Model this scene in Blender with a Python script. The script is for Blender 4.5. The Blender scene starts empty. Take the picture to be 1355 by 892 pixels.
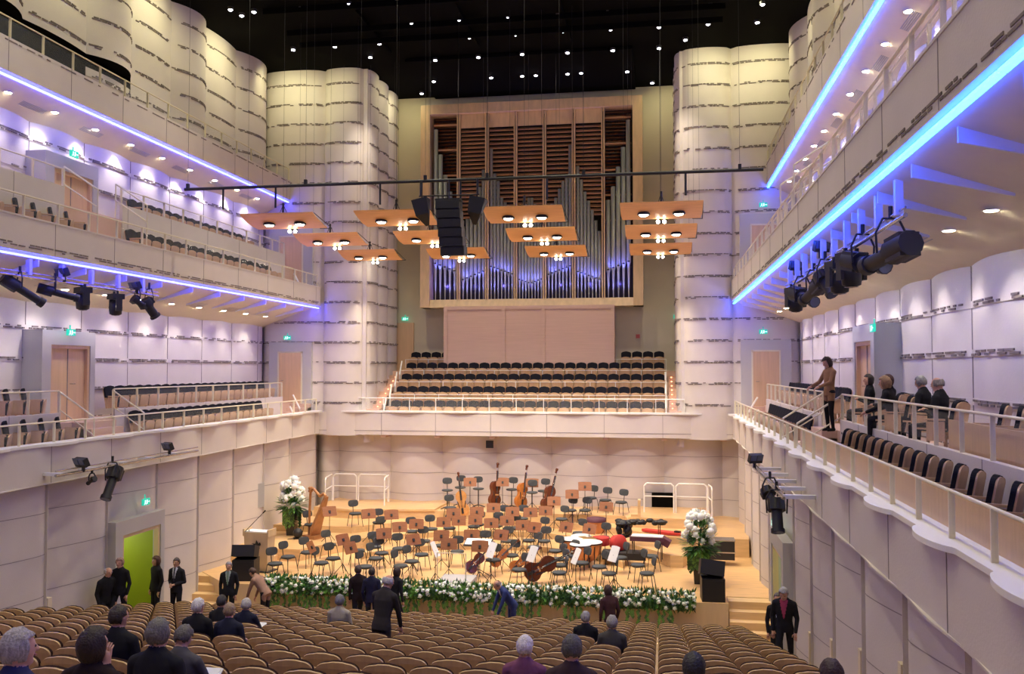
import bpy, math, random
from mathutils import Vector, Matrix, Euler, noise
import numpy as np
R_ = random.Random(7)
SC = bpy.context.scene
COL = SC.collection
# ---------------------------------------------------------------- camera
FPX, CXP, CYP = 1185.0, 677.5, 446.0
YAW, PITCH = math.radians(9.2505), math.radians(2.0512)
cam_d = bpy.data.cameras.new('camera'); cam = bpy.data.objects.new('camera', cam_d); COL.objects.link(cam)
cam_d.sensor_width = 36; cam_d.lens = 36*FPX/1355; cam_d.clip_start = .05; cam_d.clip_end = 200
cam.location = (0, 0, 0); cam.rotation_euler = (math.radians(90)+PITCH, 0, YAW)
SC.camera = cam
SC.view_settings.view_transform = 'Standard'; SC.view_settings.look = 'None'
SC.view_settings.exposure = 0.86; SC.view_settings.gamma = 1; SC.view_settings.use_curve_mapping = False
# ---------------------------------------------------------------- world (faint added ambient fill outside the closed hall)
w = bpy.data.worlds.new('world'); SC.world = w; w.use_nodes = True
w.node_tree.nodes['Background'].inputs[0].default_value = (.75, .72, .66, 1)
w.node_tree.nodes['Background'].inputs[1].default_value = .02
CX = -5.45          # centre line of the hall
# ---------------------------------------------------------------- lights
def lamp(kind, name, loc, energy, color, size=.1, direction=(0, 0, -1), spot=None, blend=.6, parent=None):
    d = bpy.data.lights.new(name, kind); d.energy = energy; d.color = color
    if kind == 'AREA': d.size = size
    else: d.shadow_soft_size = size
    if kind == 'SPOT': d.spot_size = math.radians(spot or 90); d.spot_blend = blend
    o = bpy.data.objects.new(name, d); COL.objects.link(o); o.location = loc
    o.rotation_euler = Vector(direction).to_track_quat('-Z', 'Y').to_euler()
    if parent: o.parent = parent
    return o
WARM = (1, .80, .56); NEUT = (1, .90, .76); COOL = (.93, .93, 1)
HOUSE_E, STAGE_E, GAL_E, WASH_E = 660, 760, 55, 520
# house light from the ceiling downlights over the stalls, and along the wall tops
for x in (-12.5, -7.8, -3.1, 1.6):
    for y in (4, 11, 18, 25):
        lamp('SPOT', 'ceiling_spot_light', (x, y, 12.2), HOUSE_E*(.62 if y < 15 else .9), (1, .90, .64), .25, spot=120, blend=.8)
for x in (-11, -7.5, -3.5, 0):
    for y in (29, 34):
        lamp('SPOT', 'ceiling_stage_light', (x, y, 12.1), STAGE_E, (1, .88, .68), .2, spot=80, blend=.8)
for (x, y, dx, dy) in [(-14.9, 32.9, 0, 1), (-12.8, 32.9, 0, 1), (1.9, 32.9, 0, 1), (4.0, 32.9, 0, 1), (-11.0, 37.4, -.2, .9), (.2, 37.4, .2, .9), (-10.0, 36.6, -1, 0)]+[(-14.0, yy, -1, 0) for yy in (8, 12.5, 17, 21.5, 26, 30.5)]+[(3.1, yy, 1, 0) for yy in (12.5, 17, 21.5, 26, 30.5)]:
    lamp('SPOT', 'wall_wash_light', (x, y, 12.25), WASH_E*(.10 if y > 36 else (.34 if x < -13.5 and y < 32 else .24)), (1, .93, .50), .15, (dx*1.2, dy*1.2, -1), 125, 1)

# ---------------------------------------------------------------- materials
def mat(name, c, rough=.5, metal=0, var=0, scale=6, bump=0, bscale=40, emit=None, es=0, spec=.5, wood=False, alpha=None, trans=0, wdir=(1, 8, 1), coat=0):
    m = bpy.data.materials.new(name); m.use_nodes = True
    nt = m.node_tree; b = nt.nodes['Principled BSDF']; L = nt.links.new
    b.inputs['Base Color'].default_value = (*c, 1); b.inputs['Roughness'].default_value = rough
    b.inputs['Metallic'].default_value = metal; b.inputs['Specular IOR Level'].default_value = spec
    if trans: b.inputs['Transmission Weight'].default_value = trans
    if alpha is not None: b.inputs['Alpha'].default_value = alpha
    if coat: b.inputs['Coat Weight'].default_value = coat
    if emit: b.inputs['Emission Color'].default_value = (*emit, 1); b.inputs['Emission Strength'].default_value = es
    if var or wood:
        tc = nt.nodes.new('ShaderNodeTexCoord'); mp = nt.nodes.new('ShaderNodeMapping'); n = nt.nodes.new('ShaderNodeTexNoise')
        L(tc.outputs['Object'], mp.inputs[0]); L(mp.outputs[0], n.inputs['Vector'])
        n.inputs['Scale'].default_value = scale; n.inputs['Detail'].default_value = 4
        if wood: mp.inputs['Scale'].default_value = wdir
        r = nt.nodes.new('ShaderNodeValToRGB'); L(n.outputs['Fac'], r.inputs[0])
        v = var or .15
        r.color_ramp.elements[0].position = .3; r.color_ramp.elements[1].position = .7
        r.color_ramp.elements[0].color = (*[max(0, k*(1-v)) for k in c], 1); r.color_ramp.elements[1].color = (*[min(1, k*(1+v)) for k in c], 1)
        L(r.outputs[0], b.inputs['Base Color'])
    if bump:
        tc = nt.nodes.new('ShaderNodeTexCoord'); n2 = nt.nodes.new('ShaderNodeTexNoise'); bp = nt.nodes.new('ShaderNodeBump')
        L(tc.outputs['Object'], n2.inputs['Vector']); n2.inputs['Scale'].default_value = bscale
        bp.inputs['Strength'].default_value = bump; bp.inputs['Distance'].default_value = .02
        L(n2.outputs['Fac'], bp.inputs['Height']); L(bp.outputs[0], b.inputs['Normal'])
    return m
M = {}
M['plaster'] = mat('wall_plaster', (.66, .605, .56), .7, var=.03, scale=1.2, bump=.15, bscale=30)
M['plaster_yellowlit'] = mat('yellowlit_plaster', (.62, .57, .42), .7, var=.03, scale=1.2)  # organ wall plaster, yellow cast of the ceiling lamps put into its colour
M['seam'] = mat('panel_seam', (.30, .26, .25), .8)
M['brick'] = mat('relief_brick', (.20, .165, .15), .8, var=.3, scale=3)
M['ledge'] = mat('white_ledge', (.80, .79, .76), .45)
M['soffit'] = mat('gallery_soffit', (.74, .65, .47), .7, var=.03, scale=2)
M['grey'] = mat('grey_panel', (.42, .41, .41), .6)
M['ltgrey'] = mat('light_grey_frame', (.50, .49, .48), .5)
M['black'] = mat('black_ceiling', (.0035, .0035, .003), .9, spec=.05)
M['dark'] = mat('dark_metal', (.02, .02, .022), .45, spec=.4)
M['blackplastic'] = mat('black_plastic', (.015, .015, .017), .55)
M['fin'] = mat('white_fin', (.75, .75, .78), .5)
M['stagewood'] = mat('stage_parquet', (.70, .44, .20), .32, var=.16, scale=3, wood=True, wdir=(.5, 5, 1))
M['stepwood'] = mat('light_step_wood', (.72, .50, .25), .4, var=.1, scale=2, wood=True, wdir=(.6, 6, 6))
M['floorwood'] = mat('stalls_floor_wood', (.50, .33, .17), .45, var=.12, scale=2, wood=True)
M['frontwood'] = mat('stage_front_wood', (.68, .52, .30), .4, var=.05, scale=2, wood=True, wdir=(4, 4, .5))
M['seatwood'] = mat('seat_veneer', (.52, .34, .15), .42, var=.10, scale=3, wood=True, wdir=(5, 5, .6))
M['seatwood2'] = mat('gallery_seat_veneer', (.56, .36, .20), .4, var=.08, scale=3, wood=True, wdir=(5, 5, .6))
M['seatfab'] = mat('dark_seat_fabric', (.030, .014, .010), .9, spec=.1)
M['seatfab2'] = mat('black_seat_fabric', (.012, .012, .018), .9, spec=.15)
M['doorwood'] = mat('door_veneer', (.66, .45, .27), .4, var=.06, scale=2, wood=True, wdir=(6, 6, .5))
M['pinkwood'] = mat('rose_wood_panel', (.62, .42, .32), .5, var=.05, scale=2, wood=True, wdir=(.4, 1, 9))
M['organwood'] = mat('organ_case_wood', (.70, .50, .28), .4, var=.10, scale=2, wood=True, wdir=(3, 3, .8))
M['louver'] = mat('organ_louver_wood', (.46, .24, .12), .5, var=.12, scale=2, wood=True, wdir=(.4, 6, 9))
M['organdark'] = mat('organ_interior', (.02, .015, .012), .8)
M['tin'] = mat('organ_pipe_tin', (.50, .51, .46), .35, metal=.35)
M['canopy'] = mat('canopy_plywood', (.84, .45, .15), .45, var=.08, scale=2, wood=True)
M['standwood'] = mat('music_desk_plywood', (.27, .095, .03), .55, var=.12, scale=6, wood=True)
M['rail'] = mat('cream_rail', (.74, .68, .50), .35)
M['railwhite'] = mat('white_rail', (.86, .85, .80), .35)
M['glass'] = mat('guard_glass', (.85, .9, .9), .05, alpha=.04)
M['chairseat'] = mat('charcoal_seat', (.055, .062, .066), .8)
M['chrome'] = mat('chrome', (.55, .55, .55), .2, metal=.9)
M['paper'] = mat('white_paper', (.85, .85, .82), .7)
M['leaf'] = mat('leaf_green', (.12, .30, .05), .5, var=.4, scale=8)
M['leafd'] = mat('dark_leaf', (.04, .12, .035), .5, var=.4, scale=8)
M['petal'] = mat('white_petal', (.86, .88, .80), .6)
M['vase'] = mat('black_vase', (.02, .02, .022), .25)
M['violin'] = mat('varnished_orange_wood', (.46, .155, .03), .25, var=.15, scale=6, coat=.4)
M['violind'] = mat('varnished_dark_wood', (.13, .035, .014), .25, var=.15, scale=6, coat=.4)
M['violinl'] = mat('varnished_light_wood', (.66, .33, .11), .25, var=.15, scale=6, coat=.4)
M['harpwood'] = mat('harp_wood', (.42, .19, .07), .3, var=.15, scale=5)
M['copper'] = mat('copper_kettle', (.55, .25, .11), .3, metal=.7)
M['drumhead'] = mat('drum_head', (.85, .84, .80), .5)
M['red'] = mat('red_cloth', (.55, .04, .03), .7)
M['purple'] = mat('plum_cloth', (.10, .03, .05), .7)
M['brass'] = mat('brass', (.45, .30, .12), .3, metal=.8)
M['limegreen'] = mat('lime_green_lobby_wall', (.30, .38, .01), .6)
M['exit'] = mat('exit_sign_green', (.0, .35, .22), .5, emit=(.02, .55, .38), es=.5)
M['exitw'] = mat('exit_sign_white', (.8, .9, .9), .5, emit=(.6, 1, .9), es=.6)
M['signred'] = mat('sign_red', (.5, .1, .1), .5)
M['led'] = mat('led_tube', (.3, .4, 1), .5, emit=(.035, .045, 1.0), es=14)
M['ledr'] = mat('led_tube_cyan', (.3, .5, 1), .5, emit=(.014, .075, 1.0), es=15)
M['lampglow'] = mat('lamp_glow', (1, 1, .95), .5, emit=(1, .93, .80), es=14)
M['lampcool'] = mat('ceiling_lamp_glow', (1, 1, 1), .5, emit=(.90, .88, 1.0), es=14)
M['stepled'] = mat('red_step_light', (1, .3, .15), .5, emit=(1, .28, .12), es=5)
M['lens'] = mat('lamp_lens', (.10, .12, .2), .1)

# ---------------------------------------------------------------- mesh builder
class MB:
    def __init__(s): s.v = []; s.f = []; s.m = []; s.s = []
    def add(s, vs, fs, mi=0, sm=False):
        n = len(s.v); s.v += [tuple(v) for v in vs]
        for f in fs: s.f.append(tuple(i+n for i in f)); s.m.append(mi); s.s.append(sm)
    def box(s, c, d, rz=0, mi=0, mt=None):
        hx, hy, hz = d[0]/2, d[1]/2, d[2]/2; cr, sr = math.cos(rz), math.sin(rz); vs = []
        for x, y, z in ((-hx, -hy, -hz), (hx, -hy, -hz), (hx, hy, -hz), (-hx, hy, -hz), (-hx, -hy, hz), (hx, -hy, hz), (hx, hy, hz), (-hx, hy, hz)):
            if mt is not None: p = mt @ Vector((x, y, z)); vs.append((p[0]+c[0], p[1]+c[1], p[2]+c[2]))
            else: vs.append((c[0]+x*cr-y*sr, c[1]+x*sr+y*cr, c[2]+z))
        s.add(vs, [(0, 3, 2, 1), (4, 5, 6, 7), (0, 1, 5, 4), (1, 2, 6, 5), (2, 3, 7, 6), (3, 0, 4, 7)], mi); return s
    def bx(s, x0, x1, y0, y1, z0, z1, mi=0):
        return s.box(((x0+x1)/2, (y0+y1)/2, (z0+z1)/2), (abs(x1-x0), abs(y1-y0), abs(z1-z0)), 0, mi)
    def tube(s, p0, p1, r0, r1=None, n=8, mi=0, cap=True):
        r1 = r0 if r1 is None else r1
        p0 = Vector(p0); p1 = Vector(p1); d = (p1-p0)
        if d.length < 1e-6: return s
        q = d.to_track_quat('Z', 'Y'); vs = []
        for p, r in ((p0, r0), (p1, r1)):
            for i in range(n):
                a = 2*math.pi*i/n; vs.append(p + q @ Vector((r*math.cos(a), r*math.sin(a), 0)))
        s.add(vs, [(i, (i+1) % n, n+(i+1) % n, n+i) for i in range(n)], mi, True)
        if cap: s.add(vs, [tuple(range(n-1, -1, -1)), tuple(range(n, 2*n))], mi)
        return s
    def path(s, pts, r, n=6, mi=0):
        for a, b in zip(pts, pts[1:]): s.tube(a, b, r, r, n, mi)
        return s
    def lathe(s, prof, c=(0, 0, 0), n=16, mi=0, mt=None, sm=True):
        vs = []
        for (r, z) in prof:
            for i in range(n):
                a = 2*math.pi*i/n; p = Vector((r*math.cos(a), r*math.sin(a), z))
                if mt is not None: p = mt @ p
                vs.append((p[0]+c[0], p[1]+c[1], p[2]+c[2]))
        fs = []
        for k in range(len(prof)-1):
            for i in range(n): fs.append((k*n+i, k*n+(i+1) % n, (k+1)*n+(i+1) % n, (k+1)*n+i))
        s.add(vs, fs, mi, sm)
        s.add(vs, [tuple(range(n-1, -1, -1))] if prof[0][0] > 1e-4 else [], mi)
        k = (len(prof)-1)*n
        s.add(vs, [tuple(range(k, k+n))] if prof[-1][0] > 1e-4 else [], mi); return s
    def ball(s, c, r, n=8, mi=0):
        rx, ry, rz = r if hasattr(r, '__len__') else (r, r, r); prof = [(max(1e-5, math.sin(math.pi*k/n)), -math.cos(math.pi*k/n)) for k in range(n+1)]
        return s.lathe(prof, c, max(6, n+2), mi, Matrix(((rx, 0, 0), (0, ry, 0), (0, 0, rz))))
    def prism(s, poly, z0, z1, mi=0, mtop=None):
        n = len(poly); vs = [(x, y, z0) for x, y in poly]+[(x, y, z1) for x, y in poly]
        s.add(vs, [(i, (i+1) % n, n+(i+1) % n, n+i) for i in range(n)]+[tuple(range(n-1, -1, -1))], mi)
        s.add(vs, [tuple(range(n, 2*n))], mi if mtop is None else mtop); return s
    def plate(s, outl, t, mt, c=(0, 0, 0), mi=0, curve=0):
        """outline (x,z) extruded along y by t, then transformed"""
        n = len(outl); vs = []
        for y in (0, t):
            for x, z in outl:
                p = mt @ Vector((x, y+curve*x*x, z)) if mt is not None else Vector((x, y+curve*x*x, z)); vs.append((p[0]+c[0], p[1]+c[1], p[2]+c[2]))
        s.add(vs, [(i, (i+1) % n, n+(i+1) % n, n+i) for i in range(n)]+[tuple(range(n-1, -1, -1)), tuple(range(n, 2*n))], mi); return s
    def strip(s, pts, z0, z1, mi=0, sm=True):
        n = len(pts); vs = [(x, y, z0) for x, y in pts]+[(x, y, z1) for x, y in pts]
        s.add(vs, [(i, i+1, n+i+1, n+i) for i in range(n-1)], mi, sm); return s
    def build(s, name, mats, parent=None, loc=None, rz=0):
        me = bpy.data.meshes.new(name); me.from_pydata(s.v, [], s.f)
        for m in (mats if isinstance(mats, (list, tuple)) else [mats]): me.materials.append(M[m] if isinstance(m, str) else m)
        me.polygons.foreach_set('material_index', s.m); me.polygons.foreach_set('use_smooth', s.s); me.update()
        o = bpy.data.objects.new(name, me); COL.objects.link(o)
        if parent: o.parent = parent
        if loc is not None: o.location = loc
        if rz: o.rotation_euler = (0, 0, rz)
        return o
def struct(o): o['kind'] = 'structure'; return o
def tag(o, label, cat, group=None, kind=None):
    if label: o['label'] = label
    if cat: o['category'] = cat
    if group: o['group'] = group
    if kind: o['kind'] = kind
    return o
def empty(name, loc=(0, 0, 0), rz=0):
    o = bpy.data.objects.new(name, None); COL.objects.link(o); o.location = loc; o.rotation_euler = (0, 0, rz); o.empty_display_size = .1; return o
def kids(): 
    d = {}
    for o in COL.objects:
        if o.parent: d.setdefault(o.parent, []).append(o)
    return d
def subtree(o):
    return [(c, subtree(c)) for c in o.children]
def copy_tree(o, loc=None, rz=None, label=None, group=None, tree=None):
    tree = tree if tree is not None else subtree(o)
    c = o.copy(); COL.objects.link(c)
    if loc is not None: c.location = loc
    if rz is not None: c.rotation_euler = (0, 0, rz)
    if label: c['label'] = label
    if group: c['group'] = group
    def rec(t, par):
        for ch, sub in t:
            d = ch.copy(); COL.objects.link(d); d.parent = par; rec(sub, d)
    rec(tree, c)
    return c
ORD = 'first second third fourth fifth sixth seventh eighth ninth tenth eleventh twelfth thirteenth fourteenth fifteenth sixteenth seventeenth eighteenth nineteenth twentieth twenty-first twenty-second twenty-third twenty-fourth twenty-fifth twenty-sixth twenty-seventh twenty-eighth twenty-ninth thirtieth thirty-first thirty-second thirty-third thirty-fourth thirty-fifth'.split()
def mx(side, d): return CX + side*d     # side -1 left, +1 right
def prj(x, y, z):
    p = Vector((x, y, z)); q = cam.rotation_euler.to_matrix().transposed() @ p
    return CXP+FPX*q[0]/-q[2], CYP-FPX*q[1]/-q[2]
def ray(u, v): return cam.rotation_euler.to_matrix() @ Vector(((u-CXP)/FPX, -(v-CYP)/FPX, -1))
def atY(u, v, Y): d = ray(u, v); return d*(Y/d[1])
def atX(u, v, X): d = ray(u, v); return d*(X/d[0])
def atZ(u, v, Z): d = ray(u, v); return d*(Z/d[2])
# ================================================================ the room
def arc_pts(a, b, bulge, n=10):
    """circular-ish bulge to the left of a->b"""
    a = Vector(a); b = Vector(b); d = b-a; nrm = Vector((-d[1], d[0])).normalized(); out = []
    for i in range(n+1):
        t = i/n; out.append(tuple(a+d*t+nrm*bulge*4*t*(1-t)))
    return out
def cusp_pts(a, b, bulge, n=12):
    a = Vector(a); b = Vector(b); d = b-a; nrm = Vector((-d[1], d[0])).normalized(); out = []
    for i in range(n+1):
        t = i/n; out.append(tuple(a+d*t+nrm*bulge*(max(0, 1-(2*t-1)**2)**.5)))
    return out
def saw_pts(a, b, depth, n=16):
    """starts recessed by depth at a and comes flush at b along a convex curve (recess to the right of a->b)"""
    a = Vector(a); b = Vector(b); d = b-a; nrm = Vector((-d[1], d[0])).normalized(); out = []
    for i in range(n+1):
        t = i/n; out.append(tuple(a+d*t-nrm*(depth*(1-t)**1.5+math.copysign(.07, depth)*max(0, (t-.86)/.14)**2)))
    return out
BANDS = [-1.35+.823*k for k in range(17)]
def nrm_at(p, q):
    d = Vector((q[0]-p[0], q[1]-p[1])); L = d.length; return d/L, Vector((-d[1], d[0]))/L, L
def dashes(mb, pts, z, rnd, mi=2, rows=2, hh=.035, proud=.012, dens=.62):
    """rows of short dark relief bricks following the plan curve"""
    seg = [(Vector(p), Vector(q)) for p, q in zip(pts, pts[1:]) if (Vector(q)-Vector(p)).length > .01]
    tot = sum((q-p).length for p, q in seg)
    def at(s):
        for p, q in seg:
            L = (q-p).length
            if s <= L or (p, q) == seg[-1]: 
                t = min(1, s/L); d = (q-p)/L; return p+(q-p)*t, d, Vector((-d[1], d[0]))
            s -= L
    for r in range(rows):
        s = rnd.uniform(0, .3)
        while s < tot-.15:
            L = rnd.choice((.1, .14, .2, .28))
            if rnd.random() < dens and s+L < tot-.03:
                p, d, n = at(s+L/2); zz = z-r*.052
                mb.box((p[0]+n[0]*proud/2, p[1]+n[1]*proud/2, zz), (L, proud*2+.01, hh), math.atan2(d[1], d[0]), mi)
            s += L+rnd.choice((.02, .03, .05, .12))
def lobed(mb, pts, z0, z1, rnd, bands=None, seams=None, ledge=True, base=0, dens=.62):
    mb.strip(pts, z0, z1, base)
    for z in (bands or []):
        if z0+.05 < z < z1-.05:
            if ledge:
                off = []
                for i, p in enumerate(pts):
                    a = pts[max(0, i-1)]; b = pts[min(len(pts)-1, i+1)]; d, n, L = nrm_at(a, b); off.append((p[0]+n[0]*.018, p[1]+n[1]*.018))
                mb.strip(off, z-.085, z+.035, base, True)
                n = len(pts)
                for zz in (z-.085, z+.035):
                    vs = [(x, y, zz) for x, y in pts]+[(x, y, zz) for x, y in off]
                    mb.add(vs, [(i, i+1, n+i+1, n+i) for i in range(n-1)], base)
                dashes(mb, off, z, rnd, dens=dens)
            else: dashes(mb, pts, z, rnd, dens=dens)
    for z in (seams or []):
        off = []
        for i, p in enumerate(pts):
            a = pts[max(0, i-1)]; b = pts[min(len(pts)-1, i+1)]; d, n, L = nrm_at(a, b); off.append((p[0]+n[0]*.006, p[1]+n[1]*.006))
        mb.strip(off, z-.008, z+.008, 1)
def floor_z(y): return -(.978+.2316*y)-.85
WM = ['plaster', 'seam', 'brick', 'black']
YK = [34.56-2.28*k for k in range(20)]      # panel joints along the side walls
YN = -2.5                                    # near end of the modelled hall
ZT = 12.42                                   # top of the walls
ZST, ZFL = -6.35, -7.15

def sidewall(side):
    rnd = random.Random(5+side); nm = 'left' if side < 0 else 'right'
    def order(pts): return pts if side > 0 else pts    # normals are handled by direction below
    def run(y0, y1, d, fn, amt):
        # travel so that 'left of travel' points into the room
        A = (mx(side, d), y0); B = (mx(side, d), y1)
        if side < 0: A, B = B, A      # left wall: travel towards the camera => left of travel is +x
        return fn(A, B, amt)
    # --- rear wall of the two galleries
    mb = MB()
    segs = [(35.0, YK[0])]+list(zip(YK, YK[1:]))
    for i, (ya, yb) in enumerate(segs):
        lobed(mb, run(yb, ya, 10.75, arc_pts, .10 if i else .0), -2.3, 8.7 if yb > 23 else 7.0, rnd, BANDS, dens=.8)
        if i: mb.bx(*sorted((mx(side, 10.735), mx(side, 10.76))), ya-.009, ya+.009, -2.3, 6.9, 1)
    # --- upper wall: strong convex bays alternate with flatter ones
    ys = [35.0, 32.3, 29.9, 27.6, 25.3, 23.1, 20.5, 18.2, 15.9, 13.6, 11.3, 9, 6.5, 4, 1.5, YN]
    for i, (ya, yb) in enumerate(zip(ys, ys[1:])):
        z0 = 9.05 if i >= 4 else 7.0
        lobed(mb, run(yb, ya, 10.7, arc_pts, .42 if i % 2 == 0 else .10), z0, ZT, rnd, BANDS, ledge=False, dens=.85)
        if z0 > 8:
            A = [(x, y) for x, y in run(yb, ya, 10.7, arc_pts, .42 if i % 2 == 0 else .10)]
            mb.add([(x, y, z0) for x, y in A]+[(mx(side, 11.2), y, z0) for x, y in A], [(k, k+1, len(A)+k+1, len(A)+k) for k in range(len(A)-1)], 3)  # underside blackened, darkness of the gallery opening put into its colour
    struct(mb.build('wall_'+nm, WM))
    # --- lower wall under the first gallery, sawtooth panels
    mb = MB()
    yk = [35.3]+[32.55-2.3*k for k in range(16)]
    for ya, yb in zip(yk, yk[1:]):
        zb0 = -4.25 if abs(yb-21.05) < .1 else -7.4
        A = (mx(side, 8.42), yb); B = (mx(side, 8.42), ya)
        pts = saw_pts(A, B, .55)
        if side < 0:   # mirror of the right-hand profile
            pts = [(2*CX-x, y) for x, y in saw_pts((mx(1, 8.42), yb), (mx(1, 8.42), ya), -.55)]
            pts = [(mx(-1, 8.42)-abs(x-mx(-1, 8.42)), y) for x, y in pts][::-1]
        else: pts = [(mx(1, 8.42)+abs(x-mx(1, 8.42)), y) for x, y in pts]
        lobed(mb, pts, zb0, -2.5, rnd, None, [z for z in (-3.3, -4.25, -5.2, -6.15) if z > zb0])
        ynear = yb; xx = sorted((mx(side, 8.42), mx(side, 9.0)))
        mb.bx(xx[0], xx[1], ynear-.01, ynear+.01, -7.4, -2.5, 0)
        zz = floor_z(yb+.1)-.12 if yb < 23 else -99
        if zz > -50: mb.bx(*sorted((mx(side, 8.40), mx(side, 8.99))), yb+.02, yb+.17, zz, zz+1.05, 4)
    for (a, b, za) in ((YN, 21.05, -7.4), (21.05, 23.35, -4.25), (23.35, 35.3, -7.4)): mb.bx(*sorted((mx(side, 9.0), mx(side, 9.1))), a, b, za, -2.5, 0)
    struct(mb.build('wall_%s_lower' % nm, WM+['soffit']))
for sd in (-1, 1): sidewall(sd)

# end walls beside the choir gallery (towers) and the organ wall
def endwalls():
    rnd = random.Random(11); mb = MB()
    # left tower: front face lobes run left -> right seen from the hall: left of travel must be -y => travel +x gives left=+y, so go -x
    xl = [-16.3, -13.62, -11.95]
    def face(xs, bl):
        for a, b in zip(xs, xs[1:]): yield (a, b, bl)
    for a, b in zip(xl, xl[1:]):
        pts = cusp_pts((b, 35.25), (a, 35.25), .34)
        lobed(mb, pts, -2.7, ZT, rnd, BANDS, ledge=False, dens=.85)
    # rounded corner, then three lobes going back to the organ wall
    def corner(side):
        base = Vector((mx(side, 6.5), 35.25)); out = []
        for k in range(9):
            a = math.radians(90*k/8); out.append((base[0]-side*.18*math.sin(a)*1.0+0, base[1]-.0+.35-.35*math.cos(a)-.0))
        return out
    ys = [35.25, 36.6, 38.0, 39.45]
    for side in (-1, 1):
        xw = mx(side, 6.42)
        for a, b in zip(ys, ys[1:]):
            A, B = (xw, a), (xw, b)
            pts = cusp_pts(B, A, .26) if side < 0 else cusp_pts(A, B, .26)
            lobed(mb, pts, -3, ZT, rnd, BANDS, ledge=False, dens=.85)
        mb.bx(xw-.08, xw+.08, 35.2, 35.36, -2.7, ZT, 0)
    for a, b in ((.97, 2.85), (2.85, 5.4)):
        lobed(mb, cusp_pts((b, 35.25), (a, 35.25), .34), -2.7, ZT, rnd, BANDS, ledge=False, dens=.85)
    struct(mb.build('wall_end', WM))
    # flat stage-side wall beneath the choir gallery
    mb = MB()
    xs = [-16.3, -14.2]+[-13.25+2.245*k for k in range(8)]+[5.4]
    for a, b in zip(xs, xs[1:]):
        lobed(mb, arc_pts((b, 36.12), (a, 36.12), .44, 16), -7.2, -2.62, rnd, None, [-3.42, -4.25, -5.1, -5.95])
    for x in xs[2:-1]: mb.bx(x-.11, x+.11, 35.1, 36.2, -2.76, -2.66, 3)
    struct(mb.build('wall_stage', WM[:3]+['pinkwood']))
    # fascia of the choir gallery with wavy white ledge
    mb = MB()
    mb.bx(-16.3, 5.4, 35.02, 35.2, -2.66, -1.74, 0); mb.bx(-16.3, 5.4, 35.05, 36.9, -2.66, -2.60, 0)
    mb.bx(-14.6, 3.7, 35.008, 35.012, -2.50, -2.48, 1)
    for k in range(9): x = -13.3+2.245*k; mb.bx(x-.008, x+.008, 35.005, 35.02, -2.66, -1.75, 1)
    struct(mb.build('trim_1', WM))
    mb = MB(); P = []
    x = -13.3
    while x <= 2.45: P.append((x, 35.0-.06-.07*math.sin((x+13.3)*2*math.pi/2.245-1.2))); x += .1
    n = len(P); vs = [(a, b, -1.75) for a, b in P]+[(a, b, -1.69) for a, b in P]+[(a, 35.5, -1.69) for a, b in P]
    mb.add(vs, [(i, i+1, n+i+1, n+i) for i in range(n-1)]+[(n+i, n+i+1, 2*n+i+1, 2*n+i) for i in range(n-1)])
    mb.bx(-13.3, 2.4, 34.99, 35.5, -1.76, -1.74)
    struct(mb.build('trim_2', 'ledge'))
    # organ wall
    mb = MB(); mb.bx(-12.6, 1.6, 39.45, 39.6, -3, ZT, 0)
    struct(mb.build('wall_organ', ['plaster_yellowlit']))
endwalls()
# shell: outer walls, ceiling, floor
mb = MB(); mb.bx(-17.2, 6.3, YN-.2, 40, ZT, ZT+.2)
for x in (-11.6, -8.1, -4.6, -1.1):     # dark ceiling panels with slots between them
    mb.bx(x-1.45, x+1.45, 6, 33.2, ZT-.16, ZT-.04)
mb.bx(-9.9, -.9, 34.2, 39.2, ZT-.16, ZT-.04)
for y in (20, 26.2, 28.3, 30.3, 31.5): mb.bx(-13.2, 2.3, y, y+.12, ZT-.36, ZT-.16)
struct(mb.build('ceiling', 'black'))
mb = MB()
for sd in (-1, 1): mb.bx(*sorted((mx(sd, 11.25), mx(sd, 11.4))), YN, 40, -7.5, ZT)
struct(mb.build('wall_outer', 'black'))
mb = MB(); mb.bx(-17, 6.2, YN-.2, YN, -7.5, ZT); struct(mb.build('wall_rear', 'plaster'))

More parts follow.
